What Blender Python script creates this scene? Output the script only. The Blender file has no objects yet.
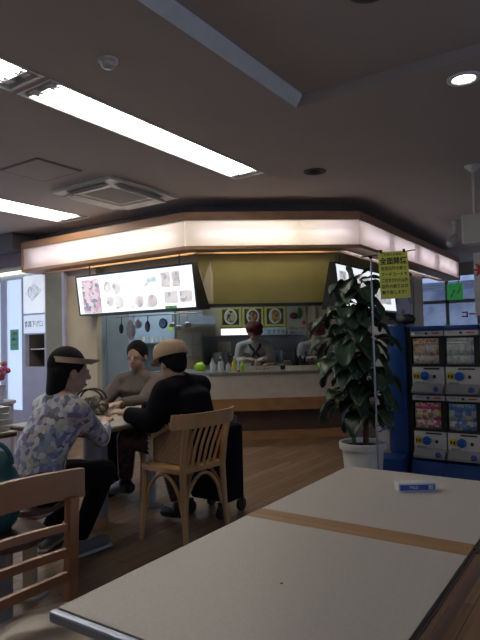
import bpy, bmesh, math, random
from mathutils import Vector, Matrix, noise
R = math.radians
S = bpy.context.scene
C = S.collection
V = Vector
random.seed(4)

# ------------------------------------------------------------------ camera
cam_d = bpy.data.cameras.new('camera'); cam = bpy.data.objects.new('camera', cam_d); C.objects.link(cam)
cam_d.sensor_fit = 'VERTICAL'; cam_d.sensor_height = 36; cam_d.lens = 36*570/640
cam_d.clip_start = 0.05; cam_d.clip_end = 200
right = V((0.8285, 0.5595, -0.023)).normalized()
fwd = V((-0.559, 0.829, 0.035)); fwd = (fwd - right*fwd.dot(right)).normalized()
up = right.cross(fwd)
M = Matrix((right, up, -fwd)).transposed().to_4x4(); M.translation = V((0, 0, 1.2))
cam.matrix_world = M
S.camera = cam

# ------------------------------------------------------------------ world and exposure
S.view_settings.view_transform = 'Standard'; S.view_settings.look = 'None'
S.view_settings.gamma = 1; S.view_settings.use_curve_mapping = False
S.view_settings.exposure = 0.0
w = bpy.data.worlds.new('world'); S.world = w; w.use_nodes = True
bg = w.node_tree.nodes['Background']
bg.inputs[0].default_value = (0.56, 0.70, 1.0, 1); bg.inputs[1].default_value = 1.9
LAMP = 1.25          # strength factor of every ceiling tube

def portal(name, loc, rot, sx, sy):
    l = bpy.data.lights.new(name, 'AREA'); l.shape = 'RECTANGLE'; l.size = sx; l.size_y = sy
    l.cycles.is_portal = True
    o = bpy.data.objects.new(name, l); o.location = loc; o.rotation_euler = rot; C.objects.link(o)
portal('window_portal', (-9.55, 2.0, 1.35), (0, R(-90), 0), 2.2, 6.4)
portal('window_portal', (3.6, 1.05, 1.6), (0, R(90), 0), 1.5, 4.6)
portal('window_portal', (0.2, 12.1, 1.35), (R(-90), 0, 0), 7.4, 2.2)
def area_lamp(name, loc, rot, sx, sy, power, col):
    l = bpy.data.lights.new(name, 'AREA'); l.shape = 'RECTANGLE'; l.size = sx; l.size_y = sy
    l.energy = power; l.color = col
    o = bpy.data.objects.new(name, l); o.location = loc; o.rotation_euler = rot; C.objects.link(o)
    return o

# ------------------------------------------------------------------ materials
def mat(name, col, rough=0.6, metal=0.0, col2=None, scale=8.0, kind='noise', bump=0.0, stretch=(1, 1, 1), emit=0.0,
        spec=0.5, alpha=None, detail=4.0, trans=0.0):
    m = bpy.data.materials.new(name); m.use_nodes = True
    nt = m.node_tree; N = nt.nodes; L = nt.links
    b = N['Principled BSDF']
    b.inputs['Base Color'].default_value = (*col, 1); b.inputs['Roughness'].default_value = rough
    b.inputs['Metallic'].default_value = metal
    b.inputs['Specular IOR Level'].default_value = spec
    if trans: b.inputs['Transmission Weight'].default_value = trans
    if col2 is None: col2 = tuple(c*0.88 for c in col)
    tc = N.new('ShaderNodeTexCoord'); mp = N.new('ShaderNodeMapping'); mp.inputs['Scale'].default_value = stretch
    L.new(tc.outputs['Object'], mp.inputs['Vector'])
    if kind == 'voronoi':
        t = N.new('ShaderNodeTexVoronoi'); t.inputs['Scale'].default_value = scale; out = t.outputs['Distance']
    elif kind == 'checker':
        t = N.new('ShaderNodeTexChecker'); t.inputs['Scale'].default_value = scale; out = t.outputs['Fac']
    else:
        t = N.new('ShaderNodeTexNoise'); t.inputs['Scale'].default_value = scale; t.inputs['Detail'].default_value = detail
        out = t.outputs['Fac']
    L.new(mp.outputs[0], t.inputs['Vector'])
    r = N.new('ShaderNodeValToRGB'); r.color_ramp.elements[0].position = 0.32; r.color_ramp.elements[1].position = 0.68
    r.color_ramp.elements[0].color = (*col2, 1); r.color_ramp.elements[1].color = (*col, 1)
    L.new(out, r.inputs[0]); L.new(r.outputs[0], b.inputs['Base Color'])
    if emit:
        L.new(r.outputs[0], b.inputs['Emission Color']); b.inputs['Emission Strength'].default_value = emit
    if bump:
        bp = N.new('ShaderNodeBump'); bp.inputs['Strength'].default_value = bump; bp.inputs['Distance'].default_value = 0.01
        L.new(out, bp.inputs['Height']); L.new(bp.outputs[0], b.inputs['Normal'])
    return m

def wood(name, c1, c2, axis='y', scale=6, rough=0.45):
    st = {'x': (0.12, 1, 1), 'y': (1, 0.12, 1), 'z': (1, 1, 0.12)}[axis]
    return mat(name, c1, rough, col2=c2, scale=scale*4, stretch=st, bump=0.05, detail=6)

def floor_mat():
    m = bpy.data.materials.new('floor_planks'); m.use_nodes = True
    nt = m.node_tree; N = nt.nodes; L = nt.links; b = N['Principled BSDF']
    tc = N.new('ShaderNodeTexCoord'); mp = N.new('ShaderNodeMapping'); mp.inputs['Rotation'].default_value = (0, 0, R(90))
    L.new(tc.outputs['Object'], mp.inputs[0])
    br = N.new('ShaderNodeTexBrick'); br.inputs['Scale'].default_value = 1.0
    br.inputs['Brick Width'].default_value = 0.9; br.inputs['Row Height'].default_value = 0.10
    br.inputs['Mortar Size'].default_value = 0.003; br.inputs['Mortar'].default_value = (0.05, 0.032, 0.02, 1)
    br.inputs['Color1'].default_value = (0.205, 0.125, 0.074, 1); br.inputs['Color2'].default_value = (0.33, 0.215, 0.13, 1)
    br.inputs['Bias'].default_value = -0.1
    L.new(mp.outputs[0], br.inputs['Vector'])
    mp2 = N.new('ShaderNodeMapping'); mp2.inputs['Scale'].default_value = (14, 0.8, 1)
    L.new(tc.outputs['Object'], mp2.inputs[0])
    no = N.new('ShaderNodeTexNoise'); no.inputs['Scale'].default_value = 3.0; no.inputs['Detail'].default_value = 6
    L.new(mp2.outputs[0], no.inputs['Vector'])
    mx = N.new('ShaderNodeMix'); mx.data_type = 'RGBA'; mx.blend_type = 'MULTIPLY'; mx.inputs[0].default_value = 0.8
    cr = N.new('ShaderNodeValToRGB'); cr.color_ramp.elements[0].color = (0.5, 0.45, 0.42, 1); cr.color_ramp.elements[0].position = 0.3
    cr.color_ramp.elements[1].color = (1, 1, 1, 1); cr.color_ramp.elements[1].position = 0.65
    L.new(no.outputs['Fac'], cr.inputs[0]); L.new(br.outputs['Color'], mx.inputs[6]); L.new(cr.outputs[0], mx.inputs[7])
    L.new(mx.outputs[2], b.inputs['Base Color']); b.inputs['Roughness'].default_value = 0.33
    return m

def glow(name, col, s):
    m = bpy.data.materials.new(name); m.use_nodes = True; N = m.node_tree.nodes
    b = N['Principled BSDF']; b.inputs['Base Color'].default_value = (*[min(1, c) for c in col], 1)
    b.inputs['Emission Color'].default_value = (*col, 1); b.inputs['Emission Strength'].default_value = s
    b.inputs['Roughness'].default_value = 0.5
    return m

def diffuser_mat(name, col, dcol=(0.8, 0.78, 0.78), f=0.3):
    m = bpy.data.materials.new(name); m.use_nodes = True; nt = m.node_tree; N = nt.nodes; L = nt.links
    for n in list(N): N.remove(n)
    o = N.new('ShaderNodeOutputMaterial'); t = N.new('ShaderNodeBsdfTranslucent'); d = N.new('ShaderNodeBsdfDiffuse')
    t.inputs[0].default_value = (*col, 1); d.inputs[0].default_value = (*dcol, 1)
    mx = N.new('ShaderNodeMixShader'); mx.inputs[0].default_value = f
    L.new(t.outputs[0], mx.inputs[1]); L.new(d.outputs[0], mx.inputs[2]); L.new(mx.outputs[0], o.inputs[0])
    return m

def art_mat(name, cols, scale=6, emit=0.0, seed=0.0):
    """printed picture: cells of several colours"""
    m = bpy.data.materials.new(name); m.use_nodes = True; nt = m.node_tree; N = nt.nodes; L = nt.links; b = N['Principled BSDF']
    tc = N.new('ShaderNodeTexCoord'); mp = N.new('ShaderNodeMapping'); mp.inputs['Location'].default_value = (seed, seed*2, seed)
    L.new(tc.outputs['Object'], mp.inputs[0])
    v = N.new('ShaderNodeTexVoronoi'); v.inputs['Scale'].default_value = scale
    L.new(mp.outputs[0], v.inputs['Vector'])
    sp = N.new('ShaderNodeSeparateColor'); L.new(v.outputs['Color'], sp.inputs[0])
    r = N.new('ShaderNodeValToRGB'); r.color_ramp.interpolation = 'CONSTANT'
    el = r.color_ramp.elements; el[0].color = (*cols[0], 1); el[0].position = 0; el[1].position = 1.0/len(cols); el[1].color = (*cols[1], 1)
    for i, c in enumerate(cols[2:], 2):
        e = el.new(i/len(cols)); e.color = (*c, 1)
    L.new(sp.outputs[0], r.inputs[0]); L.new(r.outputs[0], b.inputs['Base Color']); b.inputs['Roughness'].default_value = 0.5
    if emit: L.new(r.outputs[0], b.inputs['Emission Color']); b.inputs['Emission Strength'].default_value = emit
    return m

M_ceil = mat('ceiling_paint', (0.50, 0.45, 0.42), 0.9, col2=(0.47, 0.42, 0.39), scale=2)
M_cream = mat('cream_wall', (0.62, 0.54, 0.40), 0.8, scale=3)
M_olive = mat('olive_soffit', (0.42, 0.37, 0.13), 0.6, scale=3)
M_white = mat('white_paint', (0.72, 0.72, 0.72), 0.5)
M_wall = mat('wall_paint', (0.50, 0.47, 0.42), 0.85)
M_lav = mat('lavender_frame', (0.50, 0.50, 0.66), 0.5)
M_purple = mat('purple_brown_beam', (0.20, 0.13, 0.15), 0.6)
M_canwood = wood('canopy_wood', (0.44, 0.24, 0.13), (0.36, 0.19, 0.10), 'x', 3)
M_cwood = wood('counter_wood', (0.42, 0.23, 0.10), (0.33, 0.17, 0.07), 'x', 3)
M_dwood = wood('dark_counter_base', (0.12, 0.065, 0.045), (0.09, 0.05, 0.035), 'x', 3)
M_counter = mat('counter_white', (0.62, 0.58, 0.52), 0.45)
M_ctop = mat('counter_top_grey', (0.22, 0.22, 0.22), 0.35)
M_steel = mat('stainless_steel', (0.42, 0.44, 0.46), 0.35, 0.8)
M_dsteel = mat('dark_steel', (0.17, 0.17, 0.17), 0.4, 0.6)
M_bsteel = mat('bluish_steel_panel', (0.42, 0.52, 0.62), 0.45, 0.2)
M_black = mat('black_plastic', (0.012, 0.012, 0.014), 0.45)
M_ltop = mat('laminate_table_top', (0.60, 0.565, 0.52), 0.42, col2=(0.55, 0.52, 0.475), scale=120, detail=2)
M_tedge = wood('table_wood_edge', (0.45, 0.26, 0.12), (0.35, 0.19, 0.08), 'x', 4)
M_tedge2 = wood('table_side_edge', (0.22, 0.12, 0.07), (0.15, 0.085, 0.05), 'y', 4)
M_metal = mat('brushed_edge_metal', (0.55, 0.62, 0.76), 0.45, 0.6, col2=(0.36, 0.42, 0.54), scale=30, stretch=(0.3, 3, 3))  # blue reflection of cool daylight put into the metal colour
M_chair = wood('chair_wood', (0.56, 0.34, 0.16), (0.46, 0.27, 0.12), 'z', 3, 0.35)
M_chair2 = wood('dark_chair_wood', (0.40, 0.19, 0.09), (0.32, 0.145, 0.065), 'y', 3, 0.4)
M_seat = mat('beige_vinyl', (0.42, 0.35, 0.28), 0.3)
M_leaf = mat('dark_leaf', (0.045, 0.085, 0.045), 0.35, col2=(0.02, 0.045, 0.025), scale=12)
M_stem = mat('brown_stem', (0.13, 0.06, 0.035), 0.8, scale=30, bump=0.4)
M_pot = mat('white_pot', (0.70, 0.70, 0.68), 0.45)
M_soil = mat('soil', (0.03, 0.02, 0.015), 0.95, scale=60, bump=0.6)
M_blue = mat('blue_plastic', (0.012, 0.055, 0.22), 0.35)
M_dial = mat('dial_blue', (0.02, 0.13, 0.50), 0.35)
M_gwhite = mat('machine_white', (0.60, 0.59, 0.55), 0.4)
M_ggrey = mat('machine_grey', (0.27, 0.27, 0.27), 0.5)
M_gblk = mat('machine_dark', (0.03, 0.03, 0.03), 0.3)
M_yel = mat('yellow_sticker', (0.65, 0.55, 0.05), 0.5)
M_ysign = None
M_ink = mat('black_ink', (0.02, 0.02, 0.02), 0.6)
M_blueink = mat('blue_ink', (0.05, 0.08, 0.35), 0.6)
M_red = mat('red_ink', (0.60, 0.03, 0.04), 0.6)
M_paper = mat('white_paper', (0.72, 0.72, 0.70), 0.7)
M_green = mat('green_paper', (0.22, 0.60, 0.45), 0.7)
M_lime = mat('lime_plastic', (0.45, 0.75, 0.05), 0.4)
M_hair = mat('black_hair', (0.012, 0.010, 0.010), 0.75, spec=0.15, scale=80, stretch=(1, 1, 0.1), bump=0.4)
M_sclera = mat('sclera', (0.40, 0.37, 0.34), 0.6, spec=0.2)
M_skin = mat('skin', (0.50, 0.31, 0.22), 0.55)
M_coat = mat('black_coat', (0.006, 0.006, 0.009), 0.9, spec=0.12, scale=20)
M_tan = mat('tan_felt', (0.42, 0.31, 0.20), 0.9, scale=40)
M_greige = mat('greige_knit', (0.15, 0.12, 0.105), 0.9, scale=60, bump=0.3)
M_grey = mat('grey_cloth', (0.30, 0.29, 0.32), 0.9)
M_teal = mat('teal_cloth', (0.03, 0.13, 0.13), 0.7, col2=(0.015, 0.07, 0.08), scale=9, bump=0.5)
M_shoe = mat('grey_sneaker', (0.16, 0.16, 0.16), 0.8, scale=60)
M_sole = mat('white_sole', (0.55, 0.53, 0.50), 0.6)
M_shirt = art_mat('patterned_shirt', [(0.50, 0.53, 0.60), (0.30, 0.33, 0.42), (0.60, 0.60, 0.60), (0.55, 0.56, 0.60), (0.22, 0.20, 0.34), (0.50, 0.44, 0.46), (0.18, 0.22, 0.40), (0.42, 0.42, 0.32), (0.12, 0.12, 0.14)], 40)
M_floral = art_mat('floral_cloth', [(0.03, 0.01, 0.02), (0.02, 0.015, 0.02), (0.10, 0.012, 0.035), (0.015, 0.015, 0.02), (0.06, 0.035, 0.03)], 45)
M_leo = art_mat('speckled_pattern', [(0.03, 0.03, 0.02), (0.16, 0.14, 0.08), (0.02, 0.02, 0.02), (0.05, 0.05, 0.03), (0.3, 0.28, 0.2)], 45)
M_bag = mat('woven_paper', (0.28, 0.17, 0.09), 0.6, col2=(0.23, 0.14, 0.07), scale=45, kind='checker', bump=0.5)
M_fringe = mat('pale_fringe', (0.62, 0.50, 0.36), 0.6)
M_sky = None
M_tube = glow('fluorescent_tube', (1.0, 0.93, 0.84), 9*LAMP)
M_tubec = glow('canopy_tube', (1.0, 0.91, 0.965), 6.2)
M_slot = glow('added_slot_lamp', (1.0, 0.95, 0.62), 8)
M_rim = mat('dark_rim', (0.10, 0.09, 0.08), 0.6)
M_undert = glow('undercanopy_lamp', (0.92, 1.0, 0.70), 1.6)
M_refl = mat('lamp_reflector', (0.88, 0.88, 0.86), 0.4)
M_ysign = diffuser_mat('yellow_green_paper', (0.92, 0.95, 0.30), (0.92, 0.95, 0.30), .5)
M_diff = diffuser_mat('acrylic_diffuser', (0.92, 0.90, 0.915))
M_down = glow('downlight_lamp', (1.0, 0.93, 0.84), 8)
M_glass = mat('window_glass', (0.9, 0.95, 1.0), 0.05, trans=1.0, col2=(0.9, 0.95, 1.0))

# ------------------------------------------------------------------ helpers
def link_mesh(name, bm, m, parent=None, smooth=False):
    me = bpy.data.meshes.new(name)
    bmesh.ops.recalc_face_normals(bm, faces=bm.faces)
    bm.to_mesh(me); bm.free()
    if m: me.materials.append(m)
    if smooth:
        for p in me.polygons: p.use_smooth = True
    o = bpy.data.objects.new(name, me); C.objects.link(o)
    if parent:
        o.parent = parent
        pm = Matrix.Identity(4); q = parent
        while q: pm = q.matrix_parent_inverse.copy() @ Matrix.Identity(4) if False else pm; q = None
        if parent.type == 'EMPTY': o.matrix_parent_inverse = Matrix.LocRotScale(parent.location, parent.rotation_euler, None).inverted()
    return o
def autosmooth(o, ang=40):
    for p in o.data.polygons: p.use_smooth = True
    o.data.set_sharp_from_angle(angle=R(ang)); return o
def tag(o, label=None, cat=None, group=None, kind=None):
    if label: o['label'] = label
    if cat: o['category'] = cat
    if group: o['group'] = group
    if kind: o['kind'] = kind
    return o
def thing(name, label, cat, loc=(0, 0, 0), group=None):
    o = bpy.data.objects.new(name, None); o.location = loc; o.empty_display_size = 0.1; C.objects.link(o)
    return tag(o, label, cat, group)
def dup(root, loc, rz=None, label=None, group=None):
    r = root.copy(); C.objects.link(r); r.location = loc
    if rz is not None: r.rotation_euler = (0, 0, rz)
    if label: r['label'] = label
    if group: r['group'] = group
    for ch in list(root.children):
        c = ch.copy(); C.objects.link(c); c.parent = r
        for g in list(ch.children):
            d = g.copy(); C.objects.link(d); d.parent = c
    return r
def move(root, loc, rz=0):
    root.location = loc; root.rotation_euler = (0, 0, rz); return root

class B:
    """collects shapes of one part"""
    def __init__(s): s.bm = bmesh.new()
    def box(s, x0, x1, y0, y1, z0, z1, bevel=0.0, mtx=None):
        vs = [s.bm.verts.new((x, y, z)) for z in (z0, z1) for x, y in ((x0, y0), (x1, y0), (x1, y1), (x0, y1))]
        fs = [s.bm.faces.new([vs[i] for i in q]) for q in ((3, 2, 1, 0), (4, 5, 6, 7), (0, 1, 5, 4), (1, 2, 6, 5), (2, 3, 7, 6), (3, 0, 4, 7))]
        if bevel:
            es = list({e for f in fs for e in f.edges})
            r = bmesh.ops.bevel(s.bm, geom=es, offset=bevel, segments=2, profile=0.5, affect='EDGES', clamp_overlap=True)
            vs = list({v for f in r['faces'] for v in f.verts} | {v for v in vs if v.is_valid})
        if mtx is not None:
            for v in vs:
                if v.is_valid: v.co = mtx @ v.co
        return s
    def prism(s, pts, z0, z1):
        a = [s.bm.verts.new((p[0], p[1], z0)) for p in pts]; b = [s.bm.verts.new((p[0], p[1], z1)) for p in pts]
        n = len(pts); s.bm.faces.new(a[::-1]); s.bm.faces.new(b)
        for i in range(n): s.bm.faces.new((a[i], a[(i+1) % n], b[(i+1) % n], b[i]))
        return s
    def hull8(s, lo, hi):
        """box from 4 lower and 4 upper points"""
        a = [s.bm.verts.new(p) for p in lo]; b = [s.bm.verts.new(p) for p in hi]; n = len(lo)
        s.bm.faces.new(a[::-1]); s.bm.faces.new(b)
        for i in range(n): s.bm.faces.new((a[i], a[(i+1) % n], b[(i+1) % n], b[i]))
        return s
    def loft(s, path, radii, seg=12, ref=None, cap=True, closed=False):
        """tube along path; radii: number or (ra, rb); ra is along ref side axis"""
        P = [V(p) for p in path]; n = len(P)
        if not isinstance(radii, (list,)): radii = [radii]*n
        rings = []
        side0 = None
        for i in range(n):
            t = (P[min(i+1, n-1)] - P[max(i-1, 0)])
            if closed: t = P[(i+1) % n] - P[i-1]
            t.normalize()
            if ref is not None: sd = V(ref)
            elif side0 is None: sd = V((0, 0, 1)) if abs(t.z) < 0.9 else V((1, 0, 0))
            else: sd = side0
            sd = (sd - t*sd.dot(t))
            if sd.length < 1e-5: sd = t.orthogonal()
            sd.normalize(); side0 = sd; o = t.cross(sd)
            ra, rb = radii[i] if isinstance(radii[i], tuple) else (radii[i], radii[i])
            rings.append([s.bm.verts.new(P[i] + sd*(ra*math.cos(2*math.pi*k/seg)) + o*(rb*math.sin(2*math.pi*k/seg))) for k in range(seg)])
        m = n if closed else n-1
        for i in range(m):
            a = rings[i]; b = rings[(i+1) % n]
            for k in range(seg): s.bm.faces.new((a[k], a[(k+1) % seg], b[(k+1) % seg], b[k]))
        if cap and not closed:
            s.bm.faces.new(rings[0][::-1]); s.bm.faces.new(rings[-1])
        return s
    def caps(s, path, radii, seg=14, ref=None):
        """loft with rounded ends"""
        P = [V(p) for p in path]; n = len(P)
        if not isinstance(radii, list): radii = [radii]*n
        rr = [r if isinstance(r, tuple) else (r, r) for r in radii]
        a = (P[0]-P[1]).normalized(); b = (P[-1]-P[-2]).normalized()
        ra = min(rr[0]); rb = min(rr[-1])
        pre = [(P[0]+a*ra*math.sin(R(q)), (rr[0][0]*math.cos(R(q)), rr[0][1]*math.cos(R(q)))) for q in (82, 60, 30)]
        post = [(P[-1]+b*rb*math.sin(R(q)), (rr[-1][0]*math.cos(R(q)), rr[-1][1]*math.cos(R(q)))) for q in (30, 60, 82)]
        path2 = [p for p, _ in pre] + P + [p for p, _ in post]; rad2 = [r for _, r in pre] + rr + [r for _, r in post]
        return s.loft(path2, rad2, seg, ref)
    def ball(s, c, r, seg=14, mtx=None):
        r = r if isinstance(r, tuple) else (r, r, r)
        q = Matrix.Translation(V(c)) @ (mtx or Matrix.Identity(4)) @ Matrix.Diagonal((*r, 1))
        bmesh.ops.create_uvsphere(s.bm, u_segments=seg, v_segments=max(6, seg*2//3), radius=1, matrix=q)
        return s
    def lathe(s, prof, c=(0, 0, 0), seg=24, mtx=None):
        rings = []
        for r, z in prof:
            ring = []
            for k in range(seg):
                a = 2*math.pi*k/seg; p = V((r*math.cos(a), r*math.sin(a), z))
                if mtx: p = mtx @ p
                ring.append(s.bm.verts.new(p+V(c)))
            rings.append(ring)
        for i in range(len(prof)-1):
            a, b = rings[i], rings[i+1]
            for k in range(seg): s.bm.faces.new((a[k], a[(k+1) % seg], b[(k+1) % seg], b[k]))
        s.bm.faces.new(rings[0][::-1]); s.bm.faces.new(rings[-1])
        return s
    def build(s, name, m, parent=None, smooth=0):
        o = link_mesh(name, s.bm, m, parent)
        if smooth: autosmooth(o, smooth)
        return o
    def blob(s, name, m, parent, voxel=0.008, it=4):
        o = link_mesh(name, s.bm, m, parent, smooth=True)
        md = o.modifiers.new('r', 'REMESH'); md.mode = 'VOXEL'; md.voxel_size = voxel; md.use_smooth_shade = True
        ms = o.modifiers.new('s', 'SMOOTH'); ms.iterations = it; ms.factor = 0.5
        return o

def frame(origin, xd, yd):
    """matrix with local x along xd, local y along yd"""
    x = V(xd).normalized(); y = V(yd); y = (y - x*y.dot(x)).normalized(); z = x.cross(y)
    m = Matrix((x, y, z)).transposed().to_4x4(); m.translation = V(origin); return m
def text(name, body, size, mtx, m, parent=None, align='CENTER', ext=0.0006, squeeze=1.0, bold=0.0):
    c = bpy.data.curves.new(name, 'FONT'); c.body = body; c.size = size; c.align_x = align; c.align_y = 'CENTER'
    c.extrude = ext; c.resolution_u = 2; c.offset = bold
    t = bpy.data.objects.new(name, c); C.objects.link(t)
    bpy.context.view_layer.update()
    me = bpy.data.meshes.new_from_object(t.evaluated_get(bpy.context.evaluated_depsgraph_get()))
    bpy.data.objects.remove(t); bpy.data.curves.remove(c)
    me.transform(mtx @ Matrix.Diagonal((squeeze, 1, 1, 1)))
    me.materials.clear(); me.materials.append(m)
    o = bpy.data.objects.new(name, me); C.objects.link(o)
    if parent:
        o.parent = parent
        if parent.type == 'EMPTY': o.matrix_parent_inverse = Matrix.LocRotScale(parent.location, parent.rotation_euler, None).inverted()
    return o

def struct(name, b, m): o = b.build(name, m); o['kind'] = 'structure'; return o

# ------------------------------------------------------------------ room shell
ZC = 2.65
struct('floor', B().box(-9.6, 3.6, -2.6, 12.1, -0.1, 0), floor_mat())

L1 = [(-2.84, -2.56, 1.99, 4.20), (-2.84, -2.56, -0.40, 1.93)]
L2 = [(-5.50, -5.06, 2.10, 4.43)]
COF = (-1.65, 3.0, -1.2, 3.14)
DL = [(-0.70, 3.36, 0.062, 'on'), (-2.18, 4.45, 0.065, 'off'), (-0.87, 2.36, 0.065, 'offc')]
holes = L1 + L2 + [COF] + [(x-r, x+r, y-r, y+r) for x, y, r, k in DL if k != 'offc']
def slab(rect, holes, z0, z1):
    xs = sorted({rect[0], rect[1], *[h[0] for h in holes], *[h[1] for h in holes]}); ys = sorted({rect[2], rect[3], *[h[2] for h in holes], *[h[3] for h in holes]})
    b = B()
    for i in range(len(xs)-1):
        for j in range(len(ys)-1):
            cx, cy = (xs[i]+xs[i+1])/2, (ys[j]+ys[j+1])/2
            if any(h[0] < cx < h[1] and h[2] < cy < h[3] for h in holes): continue
            b.box(xs[i], xs[i+1], ys[j], ys[j+1], z0, z1)
    bmesh.ops.remove_doubles(b.bm, verts=b.bm.verts, dist=1e-5)
    return b
cb = slab((-9.6, 3.6, -2.6, 12.1), holes, ZC, ZC+0.07)
x0, x1, y0, y1 = COF
dl = DL[2]
cc = slab((x0-.02, x1+.02, y0-.02, y1+.02), [(dl[0]-dl[2], dl[0]+dl[2], dl[1]-dl[2], dl[1]+dl[2])], ZC+0.071, ZC+0.12)
struct('ceiling', cb, M_ceil); struct('ceiling_coffer', cc, M_ceil)
b = B()   # sloping coffer side, cool daylight put into its pale colour
b.hull8([(x0-.004, y0, ZC-.004), (x0+.048, y0, ZC+.050), (x0+.048, y1-.02, ZC+.050), (x0-.004, y1, ZC-.004)], [(x0-.006, y0, ZC+.002), (x0+.045, y0, ZC+.07), (x0+.045, y1-.02, ZC+.07), (x0-.006, y1, ZC+.002)])
struct('trim_1', b, mat('coffer_side_daylit', (0.82, 0.84, 0.88), 0.6))

def wall_with_openings(name, axis, pos, t, a0, a1, z0, z1, ops, m):
    """axis 'x': wall plane at x=pos..pos+t running in y"""
    cs = sorted({a0, a1, *[o[0] for o in ops], *[o[1] for o in ops]}); zs = sorted({z0, z1, *[o[2] for o in ops], *[o[3] for o in ops]})
    b = B()
    for i in range(len(cs)-1):
        for j in range(len(zs)-1):
            ca, cz = (cs[i]+cs[i+1])/2, (zs[j]+zs[j+1])/2
            if any(o[0] < ca < o[1] and o[2] < cz < o[3] for o in ops): continue
            if axis == 'x': b.box(pos, pos+t, cs[i], cs[i+1], zs[j], zs[j+1])
            else: b.box(cs[i], cs[i+1], pos, pos+t, zs[j], zs[j+1])
    bmesh.ops.remove_doubles(b.bm, verts=b.bm.verts, dist=1e-5)
    return struct(name, b, m)
wall_with_openings('wall_left', 'x', -9.6, 0.1, -2.6, 12.1, 0, ZC, [(-1.2, 5.1, 0.3, 2.4)], M_wall)
wall_with_openings('wall_far', 'y', 12.0, 0.1, -9.5, 3.6, 0, ZC, [(-3.6, -0.2, 0.05, 2.47), (0, 3.4, 0.05, 2.47)], M_wall)
struct('wall_back', B().box(-9.5, 3.6, -2.6, -2.5, 0, ZC), M_wall)
wall_with_openings('wall_right', 'x', 3.5, .1, -2.5, 12, 0, ZC, [(-1.2, 3.3, .9, 2.3)], M_wall)
# windows of the left wall and the far wall: frame + glass
M_alu = mat('window_aluminium', (0.40, 0.42, 0.45), 0.4, 0.6)
b = B()
for y in (-1.2, 0.35, 1.9, 3.45, 5.04): b.box(-9.56, -9.52, y, y+.06, 0.3, 2.4)
for z in (0.3, 1.9, 2.35): b.box(-9.56, -9.52, -1.2, 5.1, z, z+.05)
wf = struct('window_1', b, M_alu)
b = B()
for x in (-3.6, -3.02, -2.42, -1.8, -1.2, -0.27): b.box(x, x+.07, 12.02, 12.07, 0.05, 2.47)
for z in (0.05, 1.85, 2.40): b.box(-3.6, -0.2, 12.02, 12.07, z, z+.07)
struct('window_2', b, M_alu)
b = B()
for x in (0, 0.85, 1.7, 2.55, 3.33): b.box(x, x+.07, 12.02, 12.07, 0.05, 2.47)
for z in (0.05, 1.85, 2.40): b.box(0, 3.4, 12.02, 12.07, z, z+.07)
struct('window_3', b, M_alu)
b = B()
for y in (-1.2, .3, 1.8, 3.24): b.box(3.52, 3.57, y, y+.06, .9, 2.3)
for z in (.9, 2.24): b.box(3.52, 3.57, -1.2, 3.3, z, z+.06)
struct('window_5', b, M_alu)
# street outside the far windows
struct('ground_outside', B().box(-14, 14, 12.2, 30, -0.1, 0), mat('asphalt', (0.22, 0.22, 0.23), 0.9))
struct('wall_outside', B().box(-14, 14, 26, 27, 0, 3.6).box(-14, 14, 22, 27, 3.2, 3.5), mat('pale_facade', (0.62, 0.64, 0.72), 0.8, col2=(0.30, 0.33, 0.42), scale=1.2))
def car(x, y, label, m):
    t = thing('car', label, 'car', (x, y, 0))
    B().box(x-2, x+2, y, y+1.7, .3, .85, .12).build('body', m, t, 40)
    B().hull8([(x-1.4, y+.1, .85), (x+1.3, y+.1, .85), (x+1.3, y+1.6, .85), (x-1.4, y+1.6, .85)], [(x-.9, y+.3, 1.42), (x+.9, y+.3, 1.42), (x+.9, y+1.4, 1.42), (x-.9, y+1.4, 1.42)]).build('cabin', M_gblk, t)
    for dx in (-1.25, 1.25):
        B().lathe([(.3, 0), (.32, .05), (.32, .15), (.3, .2)], (x+dx, y+.2, .32), 20, Matrix.Rotation(R(90), 4, 'X')).build('wheel', M_black, t)
car(-3.6, 16.5, 'pale parked car outside the far windows', mat('car_paint', (0.62, 0.64, 0.68), 0.3))

# ------------------------------------------------------------------ ceiling fittings
def troffer(r, label, gap0=None, group='fluorescent ceiling fittings'):
    x0, x1, y0, y1 = r; xc = (x0+x1)/2
    t = thing('ceiling_light', label, 'ceiling light', (xc, (y0+y1)/2, ZC), group)
    b = B(); th = .004; zt = ZC+.068
    b.box(x0, x1, y0, y1, zt-.004, zt).box(x0, x0+th, y0, y1, ZC-.002, zt).box(x1-th, x1, y0, y1, ZC-.002, zt).box(x0, x1, y0, y0+th, ZC-.002, zt).box(x0, x1, y1-th, y1, ZC-.002, zt)
    b.box(x0-.012, x0, y0-.012, y1+.012, ZC-.006, ZC-.001).box(x1, x1+.012, y0-.012, y1+.012, ZC-.006, ZC-.001)
    b.box(x0, x1, y0-.012, y0, ZC-.006, ZC-.001).box(x0, x1, y1, y1+.012, ZC-.006, ZC-.001)
    b.build('housing', M_refl, t)
    n = 2 if (x1-x0) < 0.35 else 3
    for i in range(n):
        xx = x0+(x1-x0)*(i+.5)/n
        B().loft([(xx, y0+.09, ZC+.03), (xx, y1-.09, ZC+.03)], 0.028, 12).build('tube', M_tube, t, 60)
    for yy in (y0+.035, y1-.1):
        b = B()
        for i in range(n):
            xx = x0+(x1-x0)*(i+.5)/n
            b.box(xx-.03, xx+.03, yy, yy+.065, ZC+.004, zt)
        b.box(x0, x1, yy+.02, yy+.03, ZC, zt)
        b.build('lamp_holder', M_refl, t)
troffer(L1[0], 'long twin tube ceiling light running to the canopy, seen whole')
troffer(L1[1], 'twin tube ceiling light at the left edge, end to end with the long one')
troffer(L2[0], 'ceiling light farther left, behind the air conditioner')
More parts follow.
